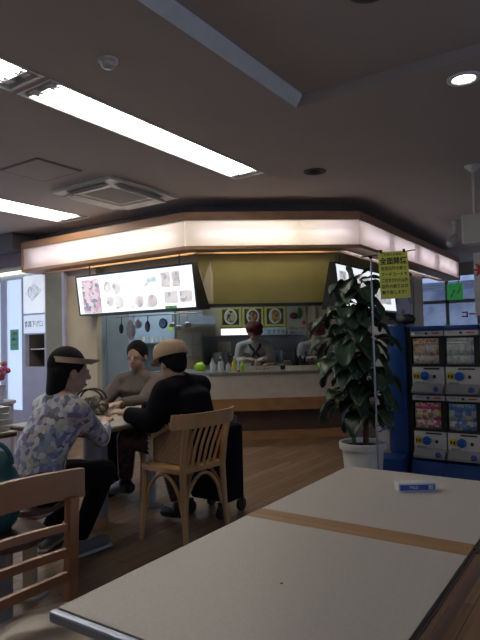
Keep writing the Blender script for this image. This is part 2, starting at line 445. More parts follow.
for x, y, r, k in DL:
    z = ZC if k != 'offc' else ZC+.071
    lab = {'on': 'lit round recessed downlight on the right', 'off': 'unlit dark round recessed downlight before the canopy', 'offc': 'unlit dark downlight in the raised ceiling at the top edge'}[k]
    t = thing('downlight', lab, 'ceiling light', (x, y, z))
    prof = [(r*1.25, 0), (r*1.22, -.008), (r*1.0, -.010), (r*.86, .0), (r*.80, .045), (r*.80, .046), (r*1.25, .002)]
    b = B()
    rings = []
    B_ = b
    seg = 28
    pr = [(r*1.5, 0.0), (r*1.47, -.008), (r*1.1, -.010), (r*.98, 0), (r*.9, .04)]
    for q, zz in pr: rings.append([b.bm.verts.new((x+q*math.cos(2*math.pi*i/seg), y+q*math.sin(2*math.pi*i/seg), z+zz)) for i in range(seg)])
    for i in range(len(pr)-1):
        for j in range(seg): b.bm.faces.new((rings[i][j], rings[i][(j+1) % seg], rings[i+1][(j+1) % seg], rings[i+1][j]))
    o = link_mesh('rim', b.bm, M_refl if k == 'on' else M_rim, t, True)
    B().lathe([(r*.98, .04), (r*.98, .045)], (x, y, z), 28).build('reflector', M_refl if k == 'on' else M_black, t)
    if k == 'on':
        B().caps([(x-.05, y+.01, z+.018), (x+.05, y-.01, z+.018)], .026, 12).build('lamp', M_down, t, 60)
# smoke detector
t = thing('smoke_detector', 'small round white smoke detector on the ceiling', 'smoke detector', (-2.14, 2.02, ZC))
B().lathe([(.052, 0), (.052, -.012), (.044, -.018)], (-2.14, 2.02, ZC)).build('base', M_pot, t, 40)
B().lathe([(.034, -.018), (.034, -.036), (.024, -.045), (.008, -.047)], (-2.14, 2.02, ZC)).build('sensor', M_pot, t, 40)
# access panel
t = thing('access_panel', 'flat square access hatch in the ceiling left of the air conditioner', 'hatch', (-3.97, 2.98, ZC))
B().box(-4.22, -3.72, 2.76, 3.20, ZC-.008, ZC-.0005).build('frame', mat('hatch_frame', (0.22, 0.19, 0.17), 0.6), t)
B().box(-4.20, -3.74, 2.78, 3.18, ZC-.011, ZC-.0085).build('panel', M_ceil, t)
# air conditioner cassette
ax0, ax1, ay0, ay1 = -4.43, -3.64, 3.44, 4.34
t = thing('ceiling_air_conditioner', 'white square ceiling cassette air conditioner with open louvres', 'air conditioner', ((ax0+ax1)/2, (ay0+ay1)/2, ZC))
b = B(); z = ZC
M_ac = mat('ac_plastic', (0.78, 0.76, 0.70), 0.5)
xs = [ax0, ax0+.10, ax0+.22, ax1-.22, ax1-.10, ax1]; ys = [ay0, ay0+.10, ay0+.22, ay1-.22, ay1-.10, ay1]
b = slab((ax0, ax1, ay0, ay1), [(ax0+.14, ax1-.14, ay0+.05, ay0+.13), (ax0+.14, ax1-.14, ay1-.13, ay1-.05), (ax0+.05, ax0+.12, ay0+.15, ay1-.15), (ax1-.12, ax1-.05, ay0+.15, ay1-.15), (ax0+.2, ax1-.2, ay0+.2, ay1-.2)], z-.028, z-.001)
b.build('panel', M_ac, t)
B().box(ax0+.02, ax1-.02, ay0+.02, ay1-.02, z-.0008, z-.0003).build('slot_interior', M_black, t)
b = B().box(ax0+.2, ax1-.2, ay0+.2, ay1-.2, z-.026, z-.015)
for i in range(18): y = ay0+.21+i*(ay1-ay0-.42)/17; b.box(ax0+.21, ax1-.21, y-.004, y+.004, z-.030, z-.026)
b.build('intake_grille', mat('ac_grille', (0.42, 0.40, 0.36), 0.6), t)
def louvre(c, L, ax, tilt, m=M_ac):
    b = B(); rot = Matrix.Translation(V(c)) @ (Matrix.Rotation(R(90), 4, 'Z') if ax == 'y' else Matrix.Identity(4)) @ Matrix.Rotation(R(tilt), 4, 'X')
    b.box(-L/2, L/2, -.075, .03, -.004, .004, .002, rot); b.build('louvre', m, t)
louvre(((ax0+ax1)/2, ay0+.075, z-.05), .52, 'x', 28); louvre((ax1-.08, (ay0+ay1)/2, z-.05), .6, 'y', 35)
louvre((ax0+.08, (ay0+ay1)/2, z-.05), .6, 'y', -10); louvre(((ax0+ax1)/2, ay1-.08, z-.05), .52, 'x', -10)

# pendant speaker
t = thing('pendant_speaker', 'white box speaker hanging on a rod at the right edge', 'speaker', (-1.03, 5.15, ZC))
B().lathe([(.065, 0), (.065, -.01), (.04, -.035), (.018, -.055)], (-1.03, 5.15, ZC)).build('ceiling_cup', M_pot, t, 40)
B().loft([(-1.03, 5.15, ZC-.06), (-1.03, 5.15, 2.2)], .011, 10).build('rod', M_pot, t, 60)
B().box(-1.12, -.94, 5.07, 5.22, 1.97, 2.22, .012).build('cabinet', M_gwhite, t, 40)
B().box(-1.105, -.955, 5.066, 5.07, 1.985, 2.205).build('grille', mat('speaker_grille', (0.5, 0.49, 0.45), 0.8, scale=200, kind='checker', col2=(0.4, 0.39, 0.36)), t)
b = B(); b.loft([(-.96, 5.15, ZC-.05), (-.88, 5.2, 2.5), (-.84, 5.3, 2.62)], .006, 8); b.build('cable', M_pot, t)
t = thing('ceiling_spotlight', 'small round spotlight under the ceiling beyond the pendant speaker', 'spotlight', (-1.74, 7.5, ZC))
B().lathe([(.05, 0), (.05, -.02), (.02, -.04), (.02, -.2)], (-1.74, 7.5, ZC)).build('mount', M_gwhite, t, 40)
B().caps([(-1.74, 7.5, ZC-.22), (-1.78, 7.43, ZC-.30)], .05).build('lamp_head', M_gwhite, t, 60)

# ------------------------------------------------------------------ lit canopy
PATH = [V((-6.40, 4.49)), V((-3.67, 4.47)), V((-2.24, 5.60)), V((-2.28, 10.1))]
def inset(path, d):
    """shift the open path inwards (to the kitchen side) by d"""
    n = len(path); nr = []
    for i in range(n-1):
        t = (path[i+1]-path[i]).normalized(); nr.append(V((-t.y, t.x)))
    out = []
    for i in range(n):
        if i == 0: out.append(path[0]+nr[0]*d)
        elif i == n-1: out.append(path[-1]+nr[-1]*d)
        else:
            a, b_ = nr[i-1], nr[i]; m = (a+b_).normalized(); out.append(path[i]+m*(d/m.dot(a)))
    return out
def ring(b, d0, d1, z0, z1, path=PATH):
    a = inset(path, d0); c = inset(path, d1)
    for i in range(len(path)-1):
        b.prism([a[i], a[i+1], c[i+1], c[i]], z0, z1)
    return b
def at(seg, s, d, z=0, path=PATH):
    """point on inset face: seg index, distance along from its first outer corner"""
    p, q = path[seg], path[seg+1]; t = (q-p).normalized(); n = V((-t.y, t.x)); r = p+t*s+n*d; return V((r.x, r.y, z))
t = thing('lit_canopy', 'wood framed canopy with backlit white panels above the kitchen counter', 'canopy', (-3.67, 4.47, 2.1))
ZB, ZT = 2.13, 2.515
b = B(); ring(b, 0, .34, ZT-.085, ZT); ring(b, 0, .20, ZB, ZB+.035); ring(b, .30, .34, ZB, ZB+.02)
e = inset(PATH, .0); e2 = inset(PATH, .34)
for i in (0, 3):
    dx = 0.03 if i == 0 else 0
    b.prism([e[i], e[i]+V((0.03, 0) if i == 0 else (0, -.03)), e2[i]+V((0.03, 0) if i == 0 else (0, -.03)), e2[i]], ZB, ZT)
b.build('wooden_frame', M_canwood, t)
B_in = B(); ring(B_in, .30, .335, ZB+.02, ZT-.095); ring(B_in, .02, .335, ZT-.095, ZT-.0855); B_in.build('inner_back', M_refl, t)
lens = [(PATH[i+1]-PATH[i]).length for i in range(3)]
def panel(seg, s0, s1):
    d0, d1 = .012, .018
    B().hull8([at(seg, s0, d0, ZB+.035), at(seg, s1, d0, ZB+.035), at(seg, s1, d1, ZB+.035), at(seg, s0, d1, ZB+.035)],
              [at(seg, s0, d0, ZT-.085), at(seg, s1, d0, ZT-.085), at(seg, s1, d1, ZT-.085), at(seg, s0, d1, ZT-.085)]).build('light_panel', M_diff, t)
for seg, cuts in ((0, [.03, .98, 2.725]), (1, [.008, 1.20, 1.815]), (2, [.008, .98, 1.95, 2.92, 3.9, 4.47])):
    for i in range(len(cuts)-1): panel(seg, cuts[i]+.002, cuts[i+1]-.002)
for seg, s0, s1 in ((0, .18, 1.30), (0, 1.5, 2.6), (1, .16, 1.12), (1, 1.30, 1.72), (2, .15, .95), (2, 1.15, 2.0), (2, 2.2, 3.0), (2, 3.2, 4.3)):
    B().loft([at(seg, s0, .10, 2.295), at(seg, s1, .10, 2.295)], .016, 10).build('tube', M_tubec, t, 60)
# dark soffit between canopy and ceiling
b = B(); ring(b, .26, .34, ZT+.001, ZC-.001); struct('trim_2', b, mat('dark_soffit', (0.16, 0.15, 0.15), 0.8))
b = B(); ring(b, .345, .50, 2.20, 2.24); 
struct('ceiling_kitchen', b.prism([(-7.6, 5.0), (-4.0, 5.0), (-2.7, 6.0), (-2.7, 8.8), (-7.6, 8.8)], 2.45, 2.5), M_cream)

# kitchen shell: walls above and beside the opening
struct('wall_kitchen_left', B().box(-6.32, -5.42, 4.86, 4.94, 0, 2.45).box(-5.42, -3.7, 4.93, 4.98, 1.60, 2.45), M_cream)
struct('trim_3', B().box(-6.0, -5.955, 4.80, 4.86, 0, 2.13), M_lav)
struct('wall_pillar_left', B().box(-6.32, -6.0, 4.80, 4.86, 0, 2.13), mat('olive_wall', (0.30, 0.30, 0.24), 0.8))
A0 = PATH[1]
mN = V((.622, -.783)); tN = V((.783, .622)); CX_ = (.783, .622, 0)
def ch(s, off, z): p = A0 + tN*s - mN*off; return V((p.x, p.y, z))
# olive sloping panel under the canopy corner
b = B().hull8([ch(.13, .10, 2.14), ch(1.72, .10, 2.14), ch(1.72, .16, 2.14), ch(.13, .16, 2.14)][:0] or [ch(.22, .50, 1.60), ch(1.53, .50, 1.60), ch(1.53, .56, 1.60), ch(.22, .56, 1.60)],
              [ch(.13, .345, 2.20), ch(1.68, .345, 2.20), ch(1.68, .40, 2.20), ch(.13, .40, 2.20)])
struct('wall_canopy_soffit', b, M_olive)
struct('trim_4', B().hull8([ch(.12, .46, 1.57), ch(1.62, .46, 1.57), ch(1.62, .62, 1.57), ch(.12, .62, 1.57)], [ch(.12, .46, 1.60), ch(1.62, .46, 1.60), ch(1.62, .62, 1.60), ch(.12, .62, 1.60)]), M_black)
# hidden lamps added in the canopy slot to light wall and corner panel
for seg, s0, s1, lab in ((0, .9, 2.6, 'added hidden strip light above the left menu board'), (1, .3, 1.5, 'added hidden strip light above the olive corner panel')):
    o = B().hull8([at(seg, s0, .24, ZB+.045), at(seg, s1, .24, ZB+.045), at(seg, s1, .275, ZB+.045), at(seg, s0, .275, ZB+.045)],
                  [at(seg, s0, .24, ZB+.075), at(seg, s1, .24, ZB+.075), at(seg, s1, .275, ZB+.075), at(seg, s0, .275, ZB+.075)]).build('strip_light', M_slot)
    tag(o, lab, 'light')
# kitchen back walls
struct('wall_kitchen_back', B().hull8([ch(-1.7, 2.6, 0), ch(2.9, 2.6, 0), ch(2.9, 2.68, 0), ch(-1.7, 2.68, 0)], [ch(-1.7, 2.6, 2.45), ch(2.9, 2.6, 2.45), ch(2.9, 2.68, 2.45), ch(-1.7, 2.68, 2.45)]), M_cream)
struct('wall_kitchen_right', B().box(-2.72, -2.66, 8.15, 8.7, 0, 2.13), M_cream)
area_lamp('kitchen_lamp', (-4.95, 5.75, 2.4), (0, 0, R(38)), 1.0, .3, 17, (0.80, 0.92, 1.0))

# ------------------------------------------------------------------ menu boards
M_menu = glow('backlit_menu_white', (0.92, 0.96, 1.0), .92)
def photo_mat(n, seed, cols): return art_mat(n, cols, 26, 0.5, seed)
PALE = [(0.75, 0.70, 0.78), (0.92, 0.90, 0.93), (0.62, 0.60, 0.68), (0.95, 0.93, 0.92), (0.80, 0.72, 0.70), (0.55, 0.58, 0.66)]
GRYS = [(0.92, 0.92, 0.94), (0.50, 0.52, 0.56), (0.95, 0.95, 0.95), (0.70, 0.70, 0.74), (0.85, 0.80, 0.78)]
def menu_board(fl, label, photos):
    """fl: lower-left, lower-right, upper-left, upper-right front corners (seen from the front); wedge to the back"""
    ll, lr, ul, ur = [V(p) for p in fl]
    n = (lr-ll).cross(ul-ll).normalized()      # out of the front
    bk = V((n.x, n.y, 0)).normalized()*-1
    t = thing('menu_board', label, 'menu board', (ll+lr)/2)
    xd = (lr-ll).normalized(); yd = (ul-ll).normalized(); W = (lr-ll).length; H = (ul-ll).length
    f = frame(ll, xd, yd)
    B().hull8([ll, lr, lr+bk*.20, ll+bk*.20], [ul, ur, ur+bk*.05, ul+bk*.05]).build('housing', M_black, t)
    b = B(); g = .022; q = frame(ll, xd, yd)
    b.box(0, W, 0, g, 0, .012, 0, q).box(0, W, H-g, H, 0, .012, 0, q).box(0, g, g, H-g, 0, .012, 0, q).box(W-g, W, g, H-g, 0, .012, 0, q)
    b.build('bezel', M_gblk, t)
    B().box(g, W-g, g, H-g, .001, .006, 0, q).build('lit_face', M_menu, t)
    for i, (x, y, w_, h_, kind, cols) in enumerate(photos):
        m = photo_mat('menu_photo_%d' % i, i*1.7, cols)
        b = B()
        if kind == 'r': b.box(x*W, (x+w_)*W, y*H, (y+h_)*H, .006, .008, 0, q)
        else: b.lathe([(w_*W/2, .006), (w_*W/2, .008)], (0, 0, 0), 20, q @ Matrix.Translation((x*W, y*H, 0)))
        b.build('menu_photo', m, t)
    # rows of small price writing
    for x, y, s_ in ((.14, .2, '550'), (.36, .14, '680'), (.49, .14, '720'), (.62, .62, '600'), (.62, .14, '650')):
        text('menu_price', s_, .045, q @ Matrix.Translation((x*W, y*H, .0065)), M_ggrey, t)
    b = B()
    for k_ in (.12, .88):
        p = ul.lerp(ur, k_)+bk*.03; b.loft([p-V((0, 0, .02)), p+V((0, 0, .17))], .006, 8)
    b.build('hanger', M_gblk, t)
    return t
GRN = [(0.05, 0.22, 0.06), (0.10, 0.32, 0.10)]
PNK = [(0.72, 0.50, 0.62), (0.85, 0.78, 0.88), (0.30, 0.32, 0.45), (0.88, 0.70, 0.74), (0.60, 0.45, 0.55)]
menu_board(((-5.49, 4.665, 1.535), (-3.66, 4.665, 1.535), (-5.49, 4.60, 2.015), (-3.66, 4.60, 2.015)),
           'long backlit white menu board under the left arm of the canopy',
           [(.05, .06, .17, .82, 'r', PNK), (.29, .66, .07, 0, 'c', GRYS), (.37, .62, .08, 0, 'c', GRYS), (.30, .32, .07, 0, 'c', GRYS), (.38, .28, .08, 0, 'c', GRYS),
            (.55, .26, .08, 0, 'c', PALE), (.66, .24, .08, 0, 'c', PALE), (.63, .66, .08, .12, 'r', [(0.6, 0.85, 0.85), (0.8, 0.95, 0.93)]),
            (.745, .52, .07, .34, 'r', PALE), (.83, .52, .06, .34, 'r', PALE), (.76, .16, .1, .26, 'r', GRYS), (.875, .16, .095, .26, 'r', GRYS), (.755, .03, .09, .075, 'r', GRN)])
menu_board(((-2.42, 5.42, 1.50), (-2.42, 7.2, 1.50), (-2.47, 5.42, 1.99), (-2.47, 7.2, 1.99)),
           'backlit menu board under the right arm of the canopy, partly behind the plant',
           [(.05, .40, .10, .42, 'r', GRYS), (.18, .40, .1, .42, 'r', GRYS), (.33, .12, .2, .7, 'r', GRYS), (.6, .2, .3, .6, 'r', GRYS)])
# framed poster beyond it
t = thing('poster_case', 'dark framed grey poster case past the right menu board', 'poster', (-2.5, 7.8, 1.4))
B().box(-2.60, -2.50, 7.40, 8.15, 1.42, 2.10, .01).build('case', M_gblk, t)
B().box(-2.50, -2.494, 7.44, 8.11, 1.50, 2.05).build('print', art_mat('poster_print', [(0.20, 0.20, 0.24), (0.34, 0.33, 0.36), (0.12, 0.12, 0.15), (0.42, 0.36, 0.38)], 5), t)

# ------------------------------------------------------------------ counter
t = thing('serving_counter', 'long angled kitchen counter, white front with a wooden band', 'counter', (-3.4, 5.2, 0))
CP = [V((-5.2, 5.45)), V((-4.10, 5.40)), V((-2.78, 6.45)), V((-2.80, 8.1))]
def cring(d0, d1, z0, z1): return ring(B(), d0, d1, z0, z1, CP)
cring(0, .62, .775, .815).build('worktop', M_ctop, t)
cring(.015, .60, .50, .775).build('front_panel', M_counter, t)
cring(-.005, .60, .355, .50).build('wooden_band', M_cwood, t)
cring(.14, .58, .10, .355).build('base_panel', M_dwood, t)
cring(.08, .58, 0, .10).build('kick_plinth', M_cwood, t)
ZCT = .815
CX = (tN.x, tN.y, 0)
def cp(s, d, z=ZCT, seg=1): return at(seg, s, d, z, CP)
LEN = (CP[2]-CP[1]).length

# ------------------------------------------------------------------ things on the counter
def bottle(p, h, r, label, m, mc, grp=None):
    t = thing('bottle', label, 'bottle', p, grp)
    B().lathe([(r*.9, 0), (r, .01), (r, h*.6), (r*.45, h*.78), (r*.4, h*.86)], p, 16).build('body', m, t, 50)
    B().lathe([(r*.48, h*.86), (r*.48, h)], p, 14).build('cap', mc, t, 50)
bottle(cp(.05, .18), .17, .032, 'white squeeze bottle at the counter corner, leftmost', M_white, M_white)
bottle(cp(.14, .13), .16, .03, 'white bottle with a dark label beside the corner bottle', M_white, M_gblk)
bottle(cp(.16, .34), .19, .035, 'tall clear-white bottle behind the corner bottles', M_paper, M_paper)
bottle(cp(.24, .17), .13, .028, 'small bottle with a red cap on the counter', M_white, M_red)
bottle(cp(.33, .34), .18, .035, 'yellow detergent-like bottle on the counter', M_yel, M_white)
bottle(cp(.42, .26), .13, .03, 'short green and yellow bottle on the counter', M_lime, M_yel)
bottle(cp(1.10, .40), .26, .04, 'tall black bottle standing mid counter', M_black, M_black)
bottle(cp(1.17, .42), .20, .035, 'dark bottle with a pale label beside the tall black one', M_gblk, M_white)
bottle(cp(1.25, .42), .22, .035, 'slim dark bottle right of the tall black one', M_black, M_gblk)
def lump(name, p, r, label, cat, m, grp=None, seed=0):
    bm = bmesh.new(); bmesh.ops.create_icosphere(bm, subdivisions=3, radius=1)
    for v in bm.verts:
        k = 1+.28*noise.noise(v.co*2.2+V((seed, 0, 0)))
        v.co = V((v.co.x*r[0]*k, v.co.y*r[1]*k, max(v.co.z*k, -.6)*r[2]+.6*r[2]))+V(p)
    return tag(link_mesh(name, bm, m, None, True), label, cat, grp)
p = cp(-.10, .55); lump('plastic_bag', (p.x, p.y, ZCT), (.075, .06, .07), 'bright lime bag left of the counter bottles', 'bag', M_lime, seed=1)
p = cp(1.46, .22); lump('plastic_bag', (p.x, p.y, ZCT), (.14, .07, .06), 'lime green crumpled bag near the right of the counter', 'bag', M_lime, seed=5)
def tray(s, d, L, label):
    t = thing('tray', label, 'tray', cp(s+L/2, d))
    m = frame(cp(s, d, ZCT), (tN.x, tN.y, 0), (-mN.x, -mN.y, 0))
    B().box(0, L, 0, .24, 0, .008, .003, m).build('base', M_gblk, t)
    b = B(); b.box(0, L, 0, .01, .008, .03, 0, m).box(0, L, .23, .24, .008, .03, 0, m).box(0, .01, .01, .23, .008, .03, 0, m).box(L-.01, L, .01, .23, .008, .03, 0, m)
    b.build('lip', M_gblk, t)
tray(.52, .20, .36, 'black serving tray on the counter, left one'); tray(.98, .09, .30, 'black serving tray on the counter before the dark bottles')
for i, (s, d, r, c, lab) in enumerate([(.60, .31, .05, (0.30, 0.12, 0.05), 'brown food bowl at the left of the tray'), (.72, .30, .055, (0.45, 0.20, 0.10), 'orange-brown food bowl mid tray'),
                                  (.82, .32, .045, (0.25, 0.05, 0.03), 'dark red food bowl at the right of the tray'), (.945, .42, .045, (0.30, 0.28, 0.26), 'grey bowl right of the trays')]):
    p = cp(s, d, ZCT+(.009 if i < 3 else 0)); t = thing('food_bowl', lab, 'bowl', p)
    B().lathe([(r*.5, 0), (r*.6, .005), (r, .05), (r*.95, .05), (r*.5, .012)], p, 18).build('bowl', M_gblk if i % 2 else M_paper, t, 50)
    lump('food', (p.x, p.y, p.z+.022), (r*.8, r*.8, .035), None, None, mat('food_%d' % i, c, 0.6, scale=60), seed=i)
    f = C.objects[-1] if False else bpy.data.objects['food' if i == 0 else 'food.%03d' % i]; f.parent = t; f.matrix_parent_inverse = Matrix.Translation(-V(p))
def sheet(name, mtx, w_, h_, m, label, cat, th=.003, grp=None, parent=None):
    o = B().box(-w_/2, w_/2, -h_/2, h_/2, 0, th, 0, mtx).build(name, m, parent)
    return tag(o, label, cat, grp) if label else o
def face(s, off, z): return frame(ch(s, off, z), CX, (0, 0, 1))
# counter front low cards: writing strips
for s, L, lab in ((.42, .44, 'left white strip card with writing along the counter edge'), (.92, .40, 'middle pale strip card along the counter edge'), (1.40, .26, 'right speckled strip card along the counter edge')):
    m = frame(cp(s+L/2, .045, ZCT+.032), CX, (0, 0, 1))
    t = thing('price_card', lab, 'card', cp(s+L/2, .045))
    B().box(-L/2, L/2, -.032, .032, 0, .004, 0, m).build('card', mat('strip_card', (0.62, 0.60, 0.48), 0.6), t)
    if s < .9: text('card_text', 'メニュー', .045, m @ Matrix.Translation((0, 0, .0045)), M_ink, t)

for i, (s_, d_, w_, h_, m_, lab) in enumerate(((.50, .50, .09, .10, M_paper, 'white napkin box standing behind the yellow bottle'), (.64, .52, .07, .15, M_gwhite, 'pale carton at the back of the counter, tallest by the bottles'),
        (.80, .50, .10, .09, M_gblk, 'dark condiment caddy behind the food bowls'), (1.02, .52, .08, .12, M_ggrey, 'grey canister behind the trays'), (1.52, .45, .10, .08, M_pot, 'white box near the right end of the counter'), (1.30, .50, .06, .14, M_cwood, 'wooden chopstick box behind the lime bag'))):
    t = thing('counter_box', lab, 'box', cp(s_, d_)); f = frame(cp(s_, d_), CX, (-mN.x, -mN.y, 0))
    B().box(-w_/2, w_/2, -.035, .035, .0005, h_*.8, .004, f).build('box_body', m_, t, 40)
    B().box(-w_/2-.002, w_/2+.002, -.037, .037, h_*.8, h_*.88, .003, f).build('box_lid', M_white if m_ is not M_white else M_gblk, t, 40)
for i in range(4):
    tag(B().lathe([(.028, 0), (.036, .05), (.033, .05), (.025, .006)], cp(.30+.075*i, .50), 16).build('small_cup', M_paper, None, 50), 'small white cup in a row at the back of the counter, %s' % ['leftmost', 'second from left', 'third from left', 'rightmost'][i], 'cup', 'small cups at the back of the counter')
t = thing('squeeze_tube', 'red and white tube standing before the small cups', 'tube', cp(.36, .12))
B().lathe([(.018, 0), (.018, .02)], cp(.36, .12), 14).build('cap', M_red, t, 40); B().lathe([(.02, .0205), (.022, .08), (.006, .12)], cp(.36, .12), 14).build('body', M_paper, t, 40)

# ------------------------------------------------------------------ kitchen interior
# dark steel cook station in front of the back wall
t = thing('cooking_station', 'dark stainless cooking station behind the counter', 'kitchen unit', ch(.9, 2.1, 0))
def chbox(b, s0, s1, o0, o1, z0, z1):
    return b.hull8([ch(s0, o0, z0), ch(s1, o0, z0), ch(s1, o1, z0), ch(s0, o1, z0)], [ch(s0, o0, z1), ch(s1, o0, z1), ch(s1, o1, z1), ch(s0, o1, z1)])
chbox(B(), .2, 1.68, 2.1, 2.46, 0, .86).build('base_unit', M_steel, t)
chbox(B(), .2, 1.68, 2.46, 2.54, 0, 1.26).build('splash_panel', M_dsteel, t)
chbox(B(), .2, 1.68, 2.44, 2.56, 1.261, 1.275).build('top_rail', M_steel, t)
chbox(B(), .18, .199, 2.1, 2.54, 0, 1.28).build('side_panel', M_dsteel, t)
for i, (s0, w_) in enumerate(((.42, .3), (1.2, .34))):
    t = thing('cooking_pot', 'steel cooking pot on the dark station, %s' % ('left one' if i == 0 else 'right one'), 'pot', ch(s0, 2.2, .86))
    p = ch(s0, 2.27, .8605)
    B().lathe([(.13, 0), (.135, .01), (.135, .17), (.142, .175), (.13, .175), (.125, .02)], p, 24).build('pot', M_steel, t, 50)
    b = B()
    for sg in (-1, 1): b.loft([p+V((CX_[0]*sg*.13, CX_[1]*sg*.13, .13)), p+V((CX_[0]*sg*.17, CX_[1]*sg*.17, .14))], .009, 8)
    b.build('pot_handle', M_steel, t)
# hood, upper left of the opening
t = thing('extractor_hood', 'grey blue metal hood box left of the food posters', 'hood', ch(.1, 2.0, 1.45))
chbox(B(), -.16, .36, 1.95, 2.5, 1.41, 1.54).build('canopy', M_bsteel, t)
chbox(B(), -.17, .37, 1.93, 1.949, 1.395, 1.43).build('front_lip', M_steel, t)
chbox(B(), -.02, .2, 2.2, 2.45, 1.541, 2.44).build('duct', M_steel, t)
# bluish refrigerator far left in the opening
t = thing('kitchen_refrigerator', 'tall bluish steel refrigerator under the left menu board', 'refrigerator', ch(-1.1, 2.2, 0))
chbox(B(), -1.40, -.80, 2.02, 2.56, 0, 1.75).build('cabinet', M_bsteel, t)
chbox(B(), -1.39, -1.105, 2.0, 2.019, .1, 1.72).build('door', M_bsteel, t); chbox(B(), -1.095, -.81, 2.0, 2.019, .1, 1.72).build('door', M_bsteel, t)
B().loft([ch(-1.13, 1.98, 1.0), ch(-1.13, 1.98, 1.3)], .01, 8).build('handle', M_steel, t)
t = thing('blue_backdrop_panel', 'bluish white panel wall behind the hanging utensils', 'panel', ch(-.5, 2.5, 0))
chbox(B(), -.79, -.19, 2.54, 2.58, 0, 1.75).build('sheet', mat('pale_blue_panel', (0.42, 0.53, 0.64), 0.6), t)
chbox(B(), -.21, -.18, 2.50, 2.539, 0, 1.75).build('edge', M_dsteel, t)
t = thing('steel_wall_shelf', 'steel shelf on the blue panel with small cups', 'shelf', ch(-.5, 2.4, 1.2))
chbox(B(), -.76, -.25, 2.30, 2.538, 1.17, 1.19).build('shelf', M_steel, t)
for sg in (-.7, -.3): chbox(B(), sg, sg+.02, 2.36, 2.538, 1.10, 1.169).build('bracket', M_steel, t)
for i, sg in enumerate((-.66, -.54, -.40)):
    tag(B().lathe([(.03, 0), (.04, .09), (.036, .09), (.028, .01)], ch(sg, 2.38, 1.1905), 18).build('tumbler', M_paper, None, 50), 'pale tumbler, %s of three on the steel shelf' % ['left', 'middle', 'right'][i], 'cup')
# rail with hanging utensils just behind the board
t = thing('utensil_rail', 'thin steel rail under the left menu board', 'rail', (-4.6, 5.15, 1.52))
B().loft([(-5.40, 5.15, 1.525), (-4.0, 5.15, 1.525)], .007, 8).build('bar', M_steel, t)
b = B()
for x in (-5.35, -4.05): b.loft([(x, 5.15, 1.525), (x, 5.15, 1.62), (x, 4.975, 1.62)], .005, 8)
b.build('brackets', M_steel, t)
def ladle(x, L, r, label, m=M_steel, flat=False):
    t = thing('ladle', label, 'kitchen utensil', (x, 5.15, 1.5), 'utensils hung from the rail')
    B().loft([(x, 5.15, 1.52), (x, 5.145, 1.52-L)], .006, 8).build('handle', m, t, 60)
    z = 1.52-L
    if flat: B().ball((x, 5.14, z-r*1.1), (r*.8, .008, r*1.25), 14).build('blade', m, t, 60)
    else: B().ball((x, 5.14, z-r*.6), (r, r, r*.7), 14).build('bowl', m, t, 60)
for x, L, r, lab, m, fl in ((-5.28, .09, .05, 'black spatula at the left end of the rail', M_gblk, True), (-4.83, .07, .055, 'black turner right of the clear bags', M_gblk, True),
                            (-4.43, .10, .04, 'steel ladle hung right of the blue clock', M_steel, False), (-4.33, .13, .045, 'steel ladle, middle of the three together', M_steel, False), (-4.20, .10, .045, 'steel ladle, rightmost on the rail', M_steel, False)):
    ladle(x, L, r, lab, m, fl)
t = thing('wall_clock', 'small round blue clock among the hanging utensils', 'clock', (-4.56, 5.15, 1.45))
mm = Matrix.Rotation(R(90), 4, 'X')
B().lathe([(.058, 0), (.062, .006), (.062, .022), (.055, .026)], (-4.58, 5.16, 1.42), 24, mm).build('case', M_blueink, t, 40)
B().lathe([(.048, 0.027), (.048, .028)], (-4.58, 5.16, 1.42), 24, mm).build('dial', mat('clock_dial', (0.25, 0.45, 0.7), 0.5), t)
b = B().box(-4.583, -4.577, 5.129, 5.131, 1.42, 1.455).box(-4.58, -4.555, 5.129, 5.131, 1.418, 1.423); b.build('hands', M_ink, t)
M_clear = mat('clear_bag', (0.68, 0.72, 0.80), 0.3, col2=(0.45, 0.38, 0.52), scale=14)
def hangbag(x, w_, h_, label):
    t = thing('hanging_bag', label, 'bag', (x, 5.14, 1.5))
    bm = bmesh.new(); bmesh.ops.create_icosphere(bm, subdivisions=3, radius=1)
    for v in bm.verts:
        k = 1+.2*noise.noise(v.co*3+V((x, 0, 0))); sx = min(1, 1.15-.35*max(0, v.co.z))
        v.co = V((v.co.x*w_/2*k*sx, v.co.y*.03*k, v.co.z*h_/2))+V((x, 5.13, 1.50-h_/2-.01))
    link_mesh('pouch', bm, M_clear, t, True)
    B().loft([(x, 5.15, 1.53), (x, 5.13, 1.48)], .004, 6).build('hook', M_steel, t)
hangbag(-5.10, .15, .26, 'clear plastic bag of pink things hung under the menu board'); hangbag(-4.97, .10, .12, 'small clear bag hung beside the larger clear bag')
tag(chbox(B(), -.30, -.23, 2.534, 2.539, 1.37, 1.44).build('sticky_note', M_lime), 'small lime green note on the kitchen panel', 'note')
# notices between the panel and the cooking station
for i, (s, z) in enumerate(((-.02, 1.24), (.115, 1.24), (-.02, 1.06), (.115, 1.06))):
    sheet('notice_sheet', face(s, 2.585, z), .115, .165, M_paper, 'white notice sheet, %s of four below the hood' % ['upper left', 'upper right', 'lower left', 'lower right'][i], 'notice')
